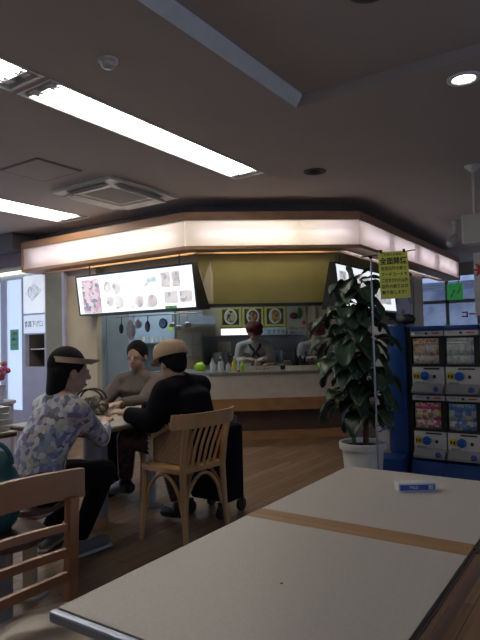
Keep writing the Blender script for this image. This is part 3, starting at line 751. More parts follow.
# posters on the kitchen back wall
M_pyel = mat('poster_yellow', (0.62, 0.60, 0.16), 0.6)
def plate_poster(s, label, cols, seed):
    m = face(s, 2.59, 1.555) @ Matrix.Diagonal((.82, 1, 1, 1)); t = thing('food_poster', label, 'poster', ch(s, 2.59, 1.4))
    B().box(-.19, .19, -.165, .165, 0, .004, 0, m).build('sheet', M_pyel, t)
    B().box(-.15, .15, -.13, .10, .004, .006, 0, m).build('photo', art_mat('poster_photo_%d' % seed, [(0.05, 0.045, 0.035), (0.10, 0.08, 0.05)], 10), t)
    B().lathe([(.115, .006), (.115, .009)], (0, 0, 0), 28, m @ Matrix.Translation((0, -.01, 0))).build('plate', M_paper, t)
    B().lathe([(.088, .009), (.07, .016)], (0, 0, 0), 28, m @ Matrix.Translation((0, -.01, 0))).build('dish', art_mat('dish_%d' % seed, cols, 28, 0, seed), t)
    text('poster_title', ['ラーメン', 'カレー', 'うどん', 'そば'][seed % 4], .045, m @ Matrix.Translation((0, .128, .005)), M_ink, t)
plate_poster(.61, 'yellow food poster, leftmost on the kitchen wall', [(0.03, 0.03, 0.03), (0.5, 0.48, 0.25), (0.2, 0.25, 0.1), (0.55, 0.5, 0.4)], 0)
plate_poster(.94, 'yellow food poster, second from the left', [(0.4, 0.12, 0.05), (0.3, 0.3, 0.12), (0.5, 0.4, 0.2), (0.1, 0.05, 0.03)], 1)
plate_poster(1.27, 'yellow food poster with a bowl, next to the large sheet', [(0.5, 0.3, 0.1), (0.25, 0.3, 0.1), (0.55, 0.5, 0.3), (0.3, 0.1, 0.05)], 2)
m = face(1.59, 2.59, 1.42) @ Matrix.Diagonal((.75, 1, 1, 1)); t = thing('food_poster', 'large pale vegetable poster with columns of small writing', 'poster', ch(1.36, 2.59, 1.1))
B().box(-.20, .20, -.32, .30, 0, .004, 0, m).build('sheet', mat('pale_poster', (0.45, 0.44, 0.36), 0.7), t)
B().ball((0, 0, 0), (.09, .01, .05), 16, m @ Matrix.Translation((-.05, .12, .008)) @ Matrix.Rotation(R(90), 4, 'X')).build('aubergine_print', mat('aubergine', (0.12, 0.03, 0.05), 0.5), t)
B().ball((0, 0, 0), (.05, .01, .085), 16, m @ Matrix.Translation((.06, .16, .008)) @ Matrix.Rotation(R(90), 4, 'X')).build('pepper_print', mat('green_pepper', (0.05, 0.16, 0.05), 0.5), t)
B().ball((0, 0, 0), (.03, .01, .03), 12, m @ Matrix.Translation((.14, .02, .008)) @ Matrix.Rotation(R(90), 4, 'X')).build('tomato_print', M_red, t)
for k, tx in enumerate(('本日のおすすめ', '野菜たっぷり', '定食メニュー', 'ございます')): text('poster_text', tx, .045, m @ Matrix.Translation((0, -.07-.06*k, .005)), M_ink, t)
sheet('wall_notice', face(2.30, 2.59, 1.48), .14, .42, M_leo, 'narrow speckled notice at the right of the kitchen wall', 'notice')
struct('trim_5', chbox(B(), 1.86, 1.88, 2.58, 2.599, 0, 2.3), M_wall)
# serving window under posters, its brightness put in as emission
m = face(.70, 2.585, 1.315); t = thing('lit_serving_window', 'bright white lit strip below the food posters', 'serving window', ch(.33, 2.58, 1.3))
B().box(-.24, .33, -.058, .058, 0, .02, 0, m).build('housing', M_gwhite, t)
B().box(-.235, .325, -.052, .052, .02, .024, 0, m).build('lit_face', glow('lit_strip', (0.95, 0.98, 1.0), 1.3), t)
m = face(1.25, 2.575, 1.31); t = thing('paper_strip', 'pale blue paper strip with writing right of the lit strip', 'notice', ch(.93, 2.58, 1.2))
B().box(-.19, .17, -.065, .065, 0, .004, 0, m).build('sheet', mat('pale_blue_paper', (0.55, 0.66, 0.68), 0.6), t)
text('strip_text', 'おすすめ', .07, m @ Matrix.Translation((0.03, 0, .005)), M_blueink, t)
sheet('cardboard_sheet', face(.50, 2.455, 1.10), .20, .16, mat('brown_card', (0.33, 0.27, 0.20), 0.8), 'brown card hung on the dark station panel', 'card')

# ------------------------------------------------------------------ left side: dish return, window, beam
YW = 4.86
wall_with_openings('wall_dish_return', 'y', YW, .06, -7.34, -6.36, 0, 2.2, [(-6.85, -6.44, .9, 1.34), (-7.29, -6.93, 0.3, 2.12)], M_lav)
struct('wall_dish_return_niche', B().box(-6.87, -6.42, 5.25, 5.28, .85, 1.4).box(-6.89, -6.87, YW+.06, 5.28, .85, 1.4).box(-6.42, -6.40, YW+.06, 5.28, .85, 1.4).box(-6.89, -6.4, YW+.06, 5.28, .84, .90), M_greige)
struct('door_1', B().box(-7.29, -6.93, YW+.02, YW+.03, .3, 2.12), glow('frosted_door_glass', (0.60, 0.74, 0.95), 0.7))
struct('window_4', B().box(-9.4, -7.42, 4.93, 4.94, .3, 2.12), glow('frosted_pane', (0.62, 0.78, 0.98), 0.6))
struct('trim_6', B().box(-7.42, -7.34, 4.86, 4.95, 0, 2.2).box(-9.5, -7.42, 4.86, 4.95, 0, .3), M_lav)
tag(B().box(-6.86, -6.46, 4.95, 5.2, 1.13, 1.15).build('niche_shelf', M_white), 'white shelf inside the dish return niche', 'shelf')
t = thing('dish_return_sign', 'white dish return sign panel with a tray drawing at the left', 'sign', (-6.63, YW, 1.4))
B().box(-6.86, -6.42, YW-.018, YW-.001, 1.63, 2.14).build('upper_panel', glow('sign_white', (0.80, 0.86, 0.95), .62), t)
B().box(-6.86, -6.42, YW-.018, YW-.001, 1.36, 1.60).build('lower_panel', glow('sign_blue_white', (0.66, 0.75, 0.92), .6), t)
text('sign_text', '食器下げ口', .098, frame((-6.64, YW-.02, 1.475), (1, 0, 0), (0, 0, 1)), M_ink, t, squeeze=.82)
b = B(); y = YW-.02; c = V((-6.64, y, 1.90))
def pl(pts, r=.003, closed=True): b.loft([c+V((p[0], 0, p[1])) for p in pts], r, 6, closed=closed)
pl([(-.17, .01), (-.02, -.10), (.17, .03), (.02, .12)])
pl([(.04+.075*math.cos(a*.4), .04+.045*math.sin(a*.4)) for a in range(16)])
pl([(.04+.04*math.cos(a*.4), .045+.02*math.sin(a*.4)) for a in range(16)])
pl([(-.10, -.02), (-.10, .07), (-.075, .09), (-.05, .07), (-.05, -.03), (-.075, -.045)])
pl([(-.03, -.055), (.08, .005)], closed=False); pl([(-.01, -.07), (.10, -.01)], closed=False)
b.build('tray_drawing', M_blueink, t)
t = thing('green_notice', 'pale green notice stuck on the glass at the far left', 'notice', (-7.10, YW, 1.3))
B().box(-7.19, -7.00, YW-.006, YW-.001, 1.13, 1.42).build('sheet', M_green, t)
for k, s_ in enumerate(('ご案内', 'お願い', 'します')): text('notice_text', s_, .045, frame((-7.095, YW-.007, 1.36-.08*k), (1, 0, 0), (0, 0, 1)), M_ink, t)
struct('trim_7', B().box(-9.5, -6.45, 4.60, 4.80, 2.24, 2.42), M_purple)
struct('ceiling_left_soffit', B().box(-9.5, -6.45, 4.40, 4.86, 2.42, 2.64), mat('dark_box_soffit', (0.13, 0.12, 0.12), 0.8))
tag(B().box(-7.5, -6.5, 4.81, 4.855, 2.19, 2.23).build('strip_light', M_undert), 'pale yellow strip light above the dish return sign', 'light')

# right end: cream post, green sign, banner
struct('trim_8', B().box(-2.65, -2.52, 8.3, 8.72, 0, 2.13), M_cream)
t = thing('green_screen_sign', 'green and white picture sign hanging beyond the canopy end', 'sign', (-2.2, 10.6, 1.9))
B().box(-2.62, -2.35, 10.55, 10.60, 1.83, 2.12).build('panel', glow('green_sign', (0.03, 0.22, 0.06), .5), t)
b = B(); b.loft([(-2.55, 10.545, 1.88), (-2.49, 10.545, 2.0), (-2.43, 10.545, 1.94), (-2.38, 10.545, 2.06)], .012, 6); b.build('white_mark', M_paper, t)
b = B().loft([(-2.42, 10.575, 2.12), (-2.42, 10.575, ZC)], .008, 8); b.build('hanger', M_gwhite, t)
t = thing('white_banner', 'white hanging banner with a red mark at the right edge', 'banner', (-1.40, 7.5, 1.5))
B().box(-1.53, -1.0, 7.5, 7.51, 1.43, 2.22).build('cloth', M_white, t)
b = B()
for a in range(8): b.loft([(-1.44, 7.495, 2.0), (-1.44+.09*math.cos(a*.785), 7.495, 2.0+.11*math.sin(a*.785))], [.03, .004], 6)
b.build('red_starburst', M_red, t)
b = B().loft([(-1.56, 7.505, 2.22), (-.92, 7.505, 2.22)], .008, 8)
for x in (-1.35, -1.02): b.loft([(x, 7.505, 2.22), (x, 7.505, ZC)], .003, 6)
b.build('hanging_rod', M_steel, t)
t = thing('red_window_letters', 'red letters on the far window above the machines', 'sign', (-2.6, 11.98, 1.55))
text('letters', 'コーナー', .15, frame((-2.42, 11.99, 1.60), (1, 0, 0), (0, 0, 1)), M_red, t, bold=.006)

# ------------------------------------------------------------------ near tables
def cafe_table(x0, x1, y0, y1, label, edges, leg, top_m=M_ltop):
    t = thing('cafe_table', label, 'table', ((x0+x1)/2, (y0+y1)/2, 0))
    e = .040
    ix0 = x0+(e if 'l' in edges else .004); ix1 = x1-.012; iy0 = y0+(e if 'f' in edges else .012); iy1 = y1-(e if 'b' in edges else .004)
    B().box(x0+.003, x1-.003, y0+.003, y1-.003, .678, .698, .002).build('core_board', M_tedge2, t)
    B().box(ix0, ix1, iy0, iy1, .698, .7015, .001).build('laminate', top_m, t)
    if 'f' in edges: B().box(x0, x1-.012, y0-.001, iy0-.0005, .679, .7012, .0004).build('wooden_edge', M_tedge, t)
    else: B().box(x0-.002, x1, y0-.006, y0+.011, .679, .7005, .005).build('metal_edge', M_metal, t)
    if 'b' in edges: B().box(x0, x1-.012, iy1+.0005, y1, .679, .7012, .0004).build('wooden_edge', M_tedge, t)
    B().box(x1-.0115, x1-.006, y0+.01, y1, .69, .7016).build('dark_seam', M_gblk, t)
    B().box(x1-.006, x1+.016, y0+.01, y1, .662, .697, .006).build('side_edge', M_tedge2, t)
    lx, ly = leg
    B().lathe([(.03, .02), (.03, .66)], (lx, ly, 0), 16).build('column', M_gblk, t, 50)
    B().lathe([(.2, 0), (.2, .012), (.06, .03), (.03, .035)], (lx, ly, 0), 28).build('foot', M_gblk, t, 40)
    B().box(lx-.15, lx+.15, ly-.15, ly+.15, .655, .667).build('bracket', M_gblk, t)
cafe_table(-.915, -.302, .70, 1.402, 'white laminate cafe table nearest the camera', 'b', (-.61, 1.05))
cafe_table(-.915, -.302, 1.404, 2.08, 'white laminate cafe table pushed against the far side of the nearest one', 'f', (-.61, 1.74))
# small box on the table
q = Matrix.Translation((-.583, 1.86, .7018)) @ Matrix.Rotation(R(36), 4, 'Z')
t = thing('small_box', 'small blue and white box lying on the farther table', 'box', (-.583, 1.86, .7018))
B().box(-.062, .062, -.022, .022, 0, .026, .002, q).build('carton', mat('carton_white', (0.55, 0.60, 0.68), 0.35), t)
B().box(-.056, .056, -.0228, -.0221, .004, .021, 0, q).build('blue_band', M_blueink, t)
B().box(-.05, .03, -.015, .015, .0262, .0268, 0, q).build('top_print', M_paper, t)
text('band_text', 'MILD', .013, q @ frame((-.012, -.0230, .0125), (1, 0, 0), (0, 0, 1)), M_paper, t)
B().box(.035, .05, -.0235, -.0230, .006, .019, 0, q).build('band_mark', M_bsteel, t)
B().lathe([(.0035, 0), (.003, .001), (.001, .0015)], (-.60, 1.02, .7016), 8).build('crumb_', M_red); 
tag(bpy.data.objects['crumb_'], 'tiny reddish crumb on the nearest table', 'crumb'); bpy.data.objects['crumb_'].name = 'crumb'

# ------------------------------------------------------------------ near left chair (slatted back)
def slat_chair():
    # local: back at x=0 plane, seat towards +x, y across
    t = thing('slat_back_chair', 'brown wooden chair with three curved back slats at the left foreground', 'chair')
    hw = .19
    for s in (-1, 1):
        B().hull8([(-.045, s*hw-.016, 0), (-.015, s*hw-.016, 0), (-.015, s*hw+.016, 0), (-.045, s*hw+.016, 0)],
                  [(-.012, s*hw-.016, .745), (.016, s*hw-.016, .745), (.016, s*hw+.016, .745), (-.012, s*hw+.016, .745)]).build('leg', M_chair2, t)
        B().lathe([(.013, 0), (.018, .43)], (.37, s*.16, 0), 14).build('leg', M_chair2, t, 50)
    def slat(z0, z1, bow, name, ext, th=.011, sag=0):
        b = B(); n = 12; pts = []
        for i in range(n+1):
            u = -1+2*i/n; y = u*(hw+ext); x = -.03 + .03*u*u - bow*(1-u*u)
            zz = sag*(1-u*u)
            pts.append((x, y, zz))
        for i in range(n):
            a, c = pts[i], pts[i+1]
            b.hull8([(a[0]-th, a[1], z0-a[2]), (a[0]+th, a[1], z0-a[2]), (c[0]+th, c[1], z0-c[2]), (c[0]-th, c[1], z0-c[2])],
                    [(a[0]-th, a[1], z1-a[2]), (a[0]+th, a[1], z1-a[2]), (c[0]+th, c[1], z1-c[2]), (c[0]-th, c[1], z1-c[2])])
        bmesh.ops.remove_doubles(b.bm, verts=b.bm.verts, dist=1e-5)
        o = b.build(name, M_chair2, t, 35)
    slat(.738, .822, .02, 'top_rail', .042)
    slat(.650, .672, .035, 'back_slat', -.02, .008, .012)
    slat(.575, .600, .035, 'back_slat', -.02, .008, .02)
    slat(.505, .532, .035, 'back_slat', -.02, .008, .03)
    B().lathe([(.17, .43), (.205, .435), (.215, .45), (.205, .465), (.15, .472), (.02, .474)], (.19, 0, 0), 36).build('seat', M_seat, t, 60)
    return t
ch1 = slat_chair(); move(ch1, (-1.385, .945, 0), 0)

# ------------------------------------------------------------------ bentwood chair
def bentwood():
    # local: faces +y, back at -y
    t = thing('bentwood_chair', 'light wooden chair with a spindle back behind the person in black', 'chair')
    b = B(); pts = []
    B().prism([(-.175, -.185), (.175, -.185), (.195, -.05), (.20, .1), (.18, .17), (-.18, .17), (-.20, .1), (-.195, -.05)], .43, .458).build('seat', M_chair, t, 35)
    for s in (-1, 1):
        B().loft([(s*.18, -.215, 0), (s*.174, -.19, .2), (s*.170, -.18, .44), (s*.174, -.20, .60), (s*.18, -.235, .76)], [(.016, .016), (.019, .019), (.021, .021), (.018, .02), (.015, .018)], 12).build('leg', M_chair, t, 60)
        B().loft([(s*.19, .17, 0), (s*.18, .15, .2), (s*.175, .14, .43)], [.014, .017, .02], 12).build('leg', M_chair, t, 60)
    n = 14; b = B(); z0, z1 = .70, .785
    for i in range(n):
        def P(k):
            u = -1+2*k/n; return (u*.265, -.262+.075*abs(u)**3.0, 0)
        a, c = P(i), P(i+1); h = .009
        b.hull8([(a[0], a[1]-h, z0), (a[0], a[1]+h, z0), (c[0], c[1]+h, z0), (c[0], c[1]-h, z0)], [(a[0], a[1]-h-.012, z1), (a[0], a[1]+h-.012, z1), (c[0], c[1]+h-.012, z1), (c[0], c[1]-h-.012, z1)])
    bmesh.ops.remove_doubles(b.bm, verts=b.bm.verts, dist=1e-5)
    b.build('top_rail', M_chair, t, 35)
    for i in range(6):
        x = -.125+.05*i
        B().loft([(x*.9, -.155, .45), (x, -.195, .58), (x*1.02, -.258, .72)], [(.011, .007)]*3, 10, ref=(1, 0, 0)).build('spindle', M_chair, t, 60)
    for s in (-1, 1):   # arched braces under the seat
        pts = [(s*.175, -.18+.32*k/10, .15+.265*math.sin(math.pi*min(1, (k/10)*1.0))**.6 if False else .20+.215*math.sin(math.pi*k/10)**.55) for k in range(11)]
        B().loft(pts, .011, 10).build('arch_brace', M_chair, t, 60)
    pts = [(-.16+.32*k/10, -.18, .20+.215*math.sin(math.pi*k/10)**.55) for k in range(11)]
    B().loft(pts, .011, 10).build('arch_brace', M_chair, t, 60)
    return t
bw = bentwood(); move(bw, (-2.30, 2.735, 0), R(84))
dup(bw, (-3.37, 3.47, 0), R(178), 'light wooden chair under the person in the grey brown sweater')

def stool(x, y, label, m_top, m_col, r=.17, sq=False, col_r=.035):
    t = thing('stool', label, 'stool', (x, y, 0))
    if sq: B().box(x-.18, x+.18, y-.17, y+.17, .425, .45, .006).build('seat', m_top, t, 40)
    else: B().lathe([(r*.9, .41), (r, .42), (r, .44), (r*.9, .455)], (x, y, 0), 28).build('seat', m_top, t, 40)
    B().lathe([(col_r, .02), (col_r, .42)], (x, y, 0), 16).build('column', m_col, t, 50)
    B().lathe([(.085, 0), (.085, .008), (.05, .02), (.03, .02)], (x, y, 0), 28).build('foot', M_ggrey, t, 40)
stool(-2.93, 3.13, 'square wooden seat on a grey column past the round-legged table', M_chair, M_bsteel, sq=True)
lump('folded_cloth', (-2.99, 3.10, .4501), (.17, .15, .05), 'grey folded cloth lying on the square stool', 'cloth', M_grey, seed=9)
M_creamleg = mat('cream_column', (0.46, 0.36, 0.24), 0.5)
stool(-2.42, 1.73, 'round stool under the person in the patterned shirt', M_dwood, M_creamleg)
stool(-2.10, 1.38, 'round stool carrying the teal bag', M_dwood, M_ggrey)

# ------------------------------------------------------------------ far tables
def far_table(x0, x1, y0, y1, label, lx, ly, lr, mcol):
    t = thing('dining_table', label, 'table', ((x0+x1)/2, (y0+y1)/2, 0))
    B().box(x0, x1, y0, y1, .685, .70, .004).build('top', mat('far_table_laminate', (0.50, 0.47, 0.40), 0.35), t, 40)
    B().box(x0+.004, x1-.004, y0+.004, y1-.004, .668, .6845).build('underboard', M_tedge2, t)
    B().lathe([(lr, .06), (lr, .667)], (lx, ly, 0), 28).build('column', mcol, t, 50)
    B().lathe([(lr*1.02, 0), (lr*1.02, .06)], (lx, ly, 0), 28).build('column_base', M_cwood, t, 50)
far_table(-3.25, -2.55, 2.17, 2.87, 'pale dining table with one thick column, between the seated people', -2.93, 2.60, .078, mat('grey_column', (0.26, 0.26, 0.28), 0.35))
far_table(-3.75, -2.97, 1.35, 2.05, 'pale dining table at the left edge carrying white containers', -3.12, 1.78, .06, M_bsteel)
for k in range(4):
    z = .7003+k*.036
    t = thing('white_container', 'white food container, %s of the stack of four at the left edge' % ['bottom', 'second from the bottom', 'third from the bottom', 'top'][k], 'container', (-3.13, 1.95, z), 'stacked white containers')
    B().box(-3.26, -3.00, 1.88, 2.02, z, z+.027, .008).build('tub', M_white, t, 40); B().box(-3.265, -2.995, 1.875, 2.025, z+.0272, z+.0352, .003).build('lid', M_paper, t, 40)

# black patterned handbag on table
def handbag():
    t = thing('handbag', 'dark speckled handbag on the table between the people', 'handbag', (-3.12, 2.74, .7))
    bm = bmesh.new(); bmesh.ops.create_icosphere(bm, subdivisions=4, radius=1)
    q = Matrix.Rotation(R(20), 4, 'Z')
    for v in bm.verts:
        c0 = v.co.copy(); k = 1+.12*noise.noise(c0*3)
        z = c0.z*k; z = max(z, -.75)
        p = V((math.copysign(abs(c0.x)**.7, c0.x)*.13*k, c0.y*.07*k, (z+.75)*.075))
        v.co = q @ p + V((-3.12, 2.74, .7005))
    link_mesh('pouch', bm, M_leo, t, True)
    for dy in (-.03, .03):
        pts = [q @ V((.10*math.cos(a), dy, .11+.07*math.sin(a))) + V((-3.12, 2.74, .7)) for a in [math.pi*i/12 for i in range(13)]]
        B().loft(pts, .007, 8).build('handle', M_black, t, 60)
handbag()
# cup with saucer
t = thing('teacup', 'white cup by the hand of the person in black', 'cup', (-2.78, 2.79, .7))
B().lathe([(.022, .011), (.034, .03), (.040, .065), (.037, .065), (.030, .03), (.018, .016)], (-2.78, 2.79, .7), 20).build('bowl', M_white, t, 50)
B().loft([V((-2.742, 2.81, .755)), V((-2.72, 2.82, .75)), V((-2.72, 2.82, .73)), V((-2.747, 2.808, .722))], .004, 8).build('handle', M_white, t)
tag(B().lathe([(.03, .0005), (.065, .006), (.07, .011), (.06, .009), (.03, .005)], (-2.78, 2.79, .7), 24).build('saucer', M_white, None, 50), 'white saucer under the cup', 'saucer')
sheet('paper_sheet', frame((-2.87, 2.52, .7005), (1, .2, 0), (-.2, 1, 0)), .24, .17, mat('printed_paper', (0.55, 0.58, 0.40), 0.6, col2=(0.40, 0.42, 0.30), scale=25), 'pale green printed sheet on the table beside the cup', 'paper', .0012)

# teal bag
def teal_bag():
    t = thing('tote_bag', 'dark teal cloth bag at the left edge', 'bag', (-2.10, 1.40, .456))
    bm = bmesh.new(); bmesh.ops.create_icosphere(bm, subdivisions=4, radius=1)
    for v in bm.verts:
        c0 = v.co.copy(); k = 1+.22*noise.noise(c0*2.6)
        v.co = V((c0.x*.10*k, c0.y*.11*k, (max(c0.z*k, -.75)+.75)*.18)) + V((-2.13, 1.35, .456))
    link_mesh('body', bm, M_teal, t, True)
    pts = [V((-2.13+.06*math.cos(a), 1.35+.05*math.cos(a), .72+.09*math.sin(a))) for a in [math.pi*i/12 for i in range(13)]]
    B().loft(pts, .01, 8).build('strap', M_teal, t, 60)
teal_bag()

# woven bag on the chair
t = thing('woven_bag', 'brown woven bag with a pale fringe wedged on the wooden chair', 'bag', (-2.33, 2.68, .46))
q = Matrix.Translation((-2.32, 2.70, .4605)) @ Matrix.Rotation(R(-6), 4, 'Z')
B().hull8([q @ V(p) for p in ((-.14, -.055, 0), (.13, -.055, 0), (.13, .03, 0), (-.14, .03, 0))], [q @ V(p) for p in ((-.15, -.045, .14), (.12, -.045, .27), (.12, .02, .27), (-.15, .02, .14))]).build('body', M_bag, t)
b = B()
for i in range(14):
    z = .005+.135*i/13; b.caps([q @ V((-.145, -.06, z)), q @ V((-.165-.006*(i % 3), -.065-.004*(i % 2), z+.004))], .006, 6)
for i in range(18):
    u = i/17; b.caps([q @ V((-.15+.27*u, -.05, .14+.13*u)), q @ V((-.155+.27*u, -.055, .158+.13*u+.006*(i % 3)))], .006, 6)
b.build('fringe', M_fringe, t)

# shopping trolley
t = thing('shopping_trolley', 'black wheeled shopping bag behind the wooden chair', 'trolley', (-2.42, 3.22, 0))
B().box(-2.58, -2.24, 3.14, 3.34, .10, .62, .03).build('bag', M_coat, t, 40)
B().box(-2.35, -2.27, 3.134, 3.139, .35, .60).build('red_trim', mat('red_cloth', (0.45, 0.06, 0.03), 0.8), t)
B().loft([(-2.52, 3.35, .3), (-2.52, 3.35, .66), (-2.32, 3.35, .66), (-2.32, 3.35, .3)], .011, 8).build('handle', M_dsteel, t, 60)
for x, y in ((-2.55, 3.12), (-2.29, 3.12), (-2.55, 3.36), (-2.29, 3.36)):
    B().lathe([(.03, -.015), (.045, -.012), (.045, .012), (.03, .015)], (x, y, .045), 18, Matrix.Rotation(R(90), 4, 'Y')).build('wheel', M_black, t, 40)
    B().box(x-.02, x+.02, y-.01, y+.01, .045, .11).build('caster_fork', M_black, t)

# ------------------------------------------------------------------ people
def person(label, J, colours, face_dir, opts):
    """J: joints in world coordinates"""
    pel, chest, neck, head = [V(J[k]) for k in ('pel', 'chest', 'neck', 'head')]
    t = thing('person', label, 'person', (pel.x, pel.y, 0))
    k = opts.get('k', 1.0); fd = V(face_dir).normalized(); zup = V((0, 0, 1))
    side = fd.cross(zup).normalized()      # to the person's right
    upv = side.cross(fd).normalized()
    hd = V(J.get('heading', face_dir)); hd.z = 0; hd.normalize(); sd = hd.cross(zup).normalized()
    shw = opts.get('shw', .175)*k
    shR = V(J.get('shR', chest+sd*shw)); shL = V(J.get('shL', chest-sd*shw))
    mid = pel.lerp(chest, .5) - hd*.02
    q = Matrix((side, fd, upv)).transposed().to_4x4()
    # --- body: one continuous surface
    b = B()
    b.caps([pel, mid, chest-V((0, 0, .03)), chest+V((0, 0, .03))], [(.15*k, .11*k), (.135*k, .10*k), (.16*k, .105*k), (.13*k, .08*k)], 16, ref=sd)
    b.caps([chest, neck, head-upv*.06-fd*.01], [.065*k, .052*k, .052*k], 12)
    b.caps([shL.lerp(shR, .12), shR.lerp(shL, .12)], .055*k, 12)
    b.ball(head+upv*.02-fd*.008, (.074*k, .092*k, .098*k), 20, q)
    b.ball(head-upv*.045+fd*.022, (.056*k, .066*k, .066*k), 16, q)
    b.caps([head+fd*.084*k+upv*.012, head+fd*.103*k-upv*.022], [.009, .013], 8)
    for s in (-1, 1): b.ball(head+side*s*.077*k-upv*.01, (.010, .018, .030), 10, q)
    hands = []
    for s, S_ in ((-1, 'L'), (1, 'R')):
        el, ha = V(J['el'+S_]), V(J['ha'+S_]); sh = shL if s < 0 else shR
        d = (ha-el).normalized(); wr = ha
        b.caps([sh, sh.lerp(el, .5), el], [.048*k, .042*k, .036*k], 12); b.caps([el, el.lerp(wr, .4), wr], [.037*k, .034*k, .023*k], 12)
        # hand: palm, four fingers, thumb
        pn = V(J.get('pn'+S_, (0, 0, -1))); pn = (pn-d*pn.dot(d)).normalized(); ac = d.cross(pn).normalized()
        palm = wr+d*.045
        b.caps([wr, palm+d*.02], [(.026, .015), (.038, .014)], 12, ref=ac)
        curl = J.get('curl', 40)
        for i, L in enumerate((.068, .076, .071, .056)):
            base = palm+d*.025+ac*(.028-.019*i); p0 = base; dd = d.copy(); pts = [base-d*.015]
            for j in range(3):
                a = R(curl*(.5+.35*j)); dj = (d*math.cos(a)+pn*math.sin(a)); p0 = p0+dj*L*(.45, .32, .23)[j]; pts.append(p0.copy())
            b.caps(pts, [.0095, .009, .0085, .0075], 8)
        tb = wr+d*.018+ac*.022; b.caps([tb, tb+(ac*.7+d*.7).normalized()*.035, tb+(ac*.45+d*.9+pn*.4).normalized()*.066], [.012, .0105, .009], 8)
    for S_ in 'LR':
        kn, an = V(J['kn'+S_]), V(J['an'+S_]); hp = pel+sd*(.085*k if S_ == 'R' else -.085*k)
        b.caps([hp, hp.lerp(kn, .5), kn], [.085*k, .072*k, .054*k], 14); b.caps([kn, kn.lerp(an, .35), an], [.052*k, .05*k, .033*k], 12)
        b.caps([an, V(J['to'+S_])], [.034, .026], 10)
    b.blob('body', M_skin, t, .0065, 3)
    # face
    for s in (-1, 1):
        e = B().ball(head+fd*.079*k+side*s*.030+upv*.012, .0105, 12).build('eye', M_sclera, t, 60)
        B().ball(head+fd*.0865*k+side*s*.030+upv*.012, .0055, 8).build('iris', M_black, e, 60)
    B().caps([head+fd*.086*k-upv*.058-side*.02, head+fd*.091*k-upv*.058, head+fd*.086*k-upv*.058+side*.02], [.003, .006, .003], 8).build('mouth', mat('lips', (0.40, 0.16, 0.13), .5), t, 60)
    # hair
    b = B(); hl = opts.get('hair', .02)
    b.ball(head+upv*.036-fd*.022, (.087*k, .099*k, .098*k), 20, q)
    b.caps([head+upv*.0-fd*.055, head-upv*hl-fd*.06], [(.080, .055), (.066, .045)], 14, ref=side)
    o = b.blob('hair', opts.get('hairm', M_hair), t, .009, 2)
    # top garment
    m1 = colours['top']; b = B(); g = opts.get('bulk', .018)
    b.caps([pel-V((0, 0, opts.get('hem', .02))), mid, chest-V((0, 0, .04)), chest+V((0, 0, .02))], [(.165*k+g, .12*k+g), (.15*k+g, .115*k+g), (.165*k+g, .115*k+g), (.13*k, .09*k)], 18, ref=sd)
    b.caps([shL, chest+V((0, 0, .03)), shR], [.062*k+g*.4, .078*k, .062*k+g*.4], 12)
    b.caps([chest+V((0, 0, .0)), chest.lerp(neck, .75)], [.085*k, .066*k], 12)
    for S_, sh in (('L', shL), ('R', shR)):
        el, ha = V(J['el'+S_]), V(J['ha'+S_])
        e2 = el.lerp(ha, opts.get('sleeve', .9))
        b.caps([sh, sh.lerp(el, .5), el], [.060*k+g*.5, .056*k+g*.5, .050*k+g*.4], 12)
        b.loft([el-(e2-el).normalized()*.02, el, el.lerp(e2, .5), e2], [.03, .050*k+g*.4, .046*k+g*.4, .040*k+g*.2], 14)
    b.blob(opts.get('top_name', 'shirt'), m1, t, .011, opts.get('smooth', 5))
    # trousers
    b = B()
    b.caps([pel+sd*.09, pel-sd*.09], .115*k, 14)
    for S_ in 'LR':
        kn, an = V(J['kn'+S_]), V(J['an'+S_]); hp = pel+sd*(.085*k if S_ == 'R' else -.085*k)
        b.caps([hp, hp.lerp(kn, .5), kn], [.10*k, .086*k, .068*k], 14)
        e2 = kn.lerp(an, .93); b.loft([kn-(e2-kn).normalized()*.03, kn, kn.lerp(e2, .5), e2], [.045, .066*k, .06*k, .05*k], 14)
    b.blob('trousers', colours['legs'], t, .011, 4)
    for S_ in 'LR':
        an, to = V(J['an'+S_]), V(J['to'+S_]); f = (to-an); fn = f.normalized(); hz = V((f.x, f.y, 0)).normalized()
        sl = an - V((0, 0, .0))
        b = B(); b.caps([an-hz*.045-V((0, 0, .035)), an+fn*.06-V((0, 0, .02)), to-V((0, 0, 0))], [.042, .044, .034], 12); b.caps([an, an-V((0, 0, .04))], [.045, .045], 12)
        sh_ = b.blob('shoe', colours['shoe'], t, .008, 3)
        if colours.get('sole'):
            zb = min(an.z, to.z)-.055 if to.z < .12 else to.z-.05
            zb = max(zb, .0)
            b = B(); a0 = V((an.x, an.y, zb))-hz*.06; a1 = V((to.x, to.y, zb))+hz*.03; b.caps([a0+V((0, 0, .012)), a0.lerp(a1, .6)+V((0, 0, .012)), a1+V((0, 0, .012))], [(.036, .012), (.044, .012), (.036, .012)], 14, ref=hz.cross(zup)); b.build('sole', colours['sole'], sh_, 60)
    return t, dict(head=head, q=q, fd=fd, side=side, upv=upv)

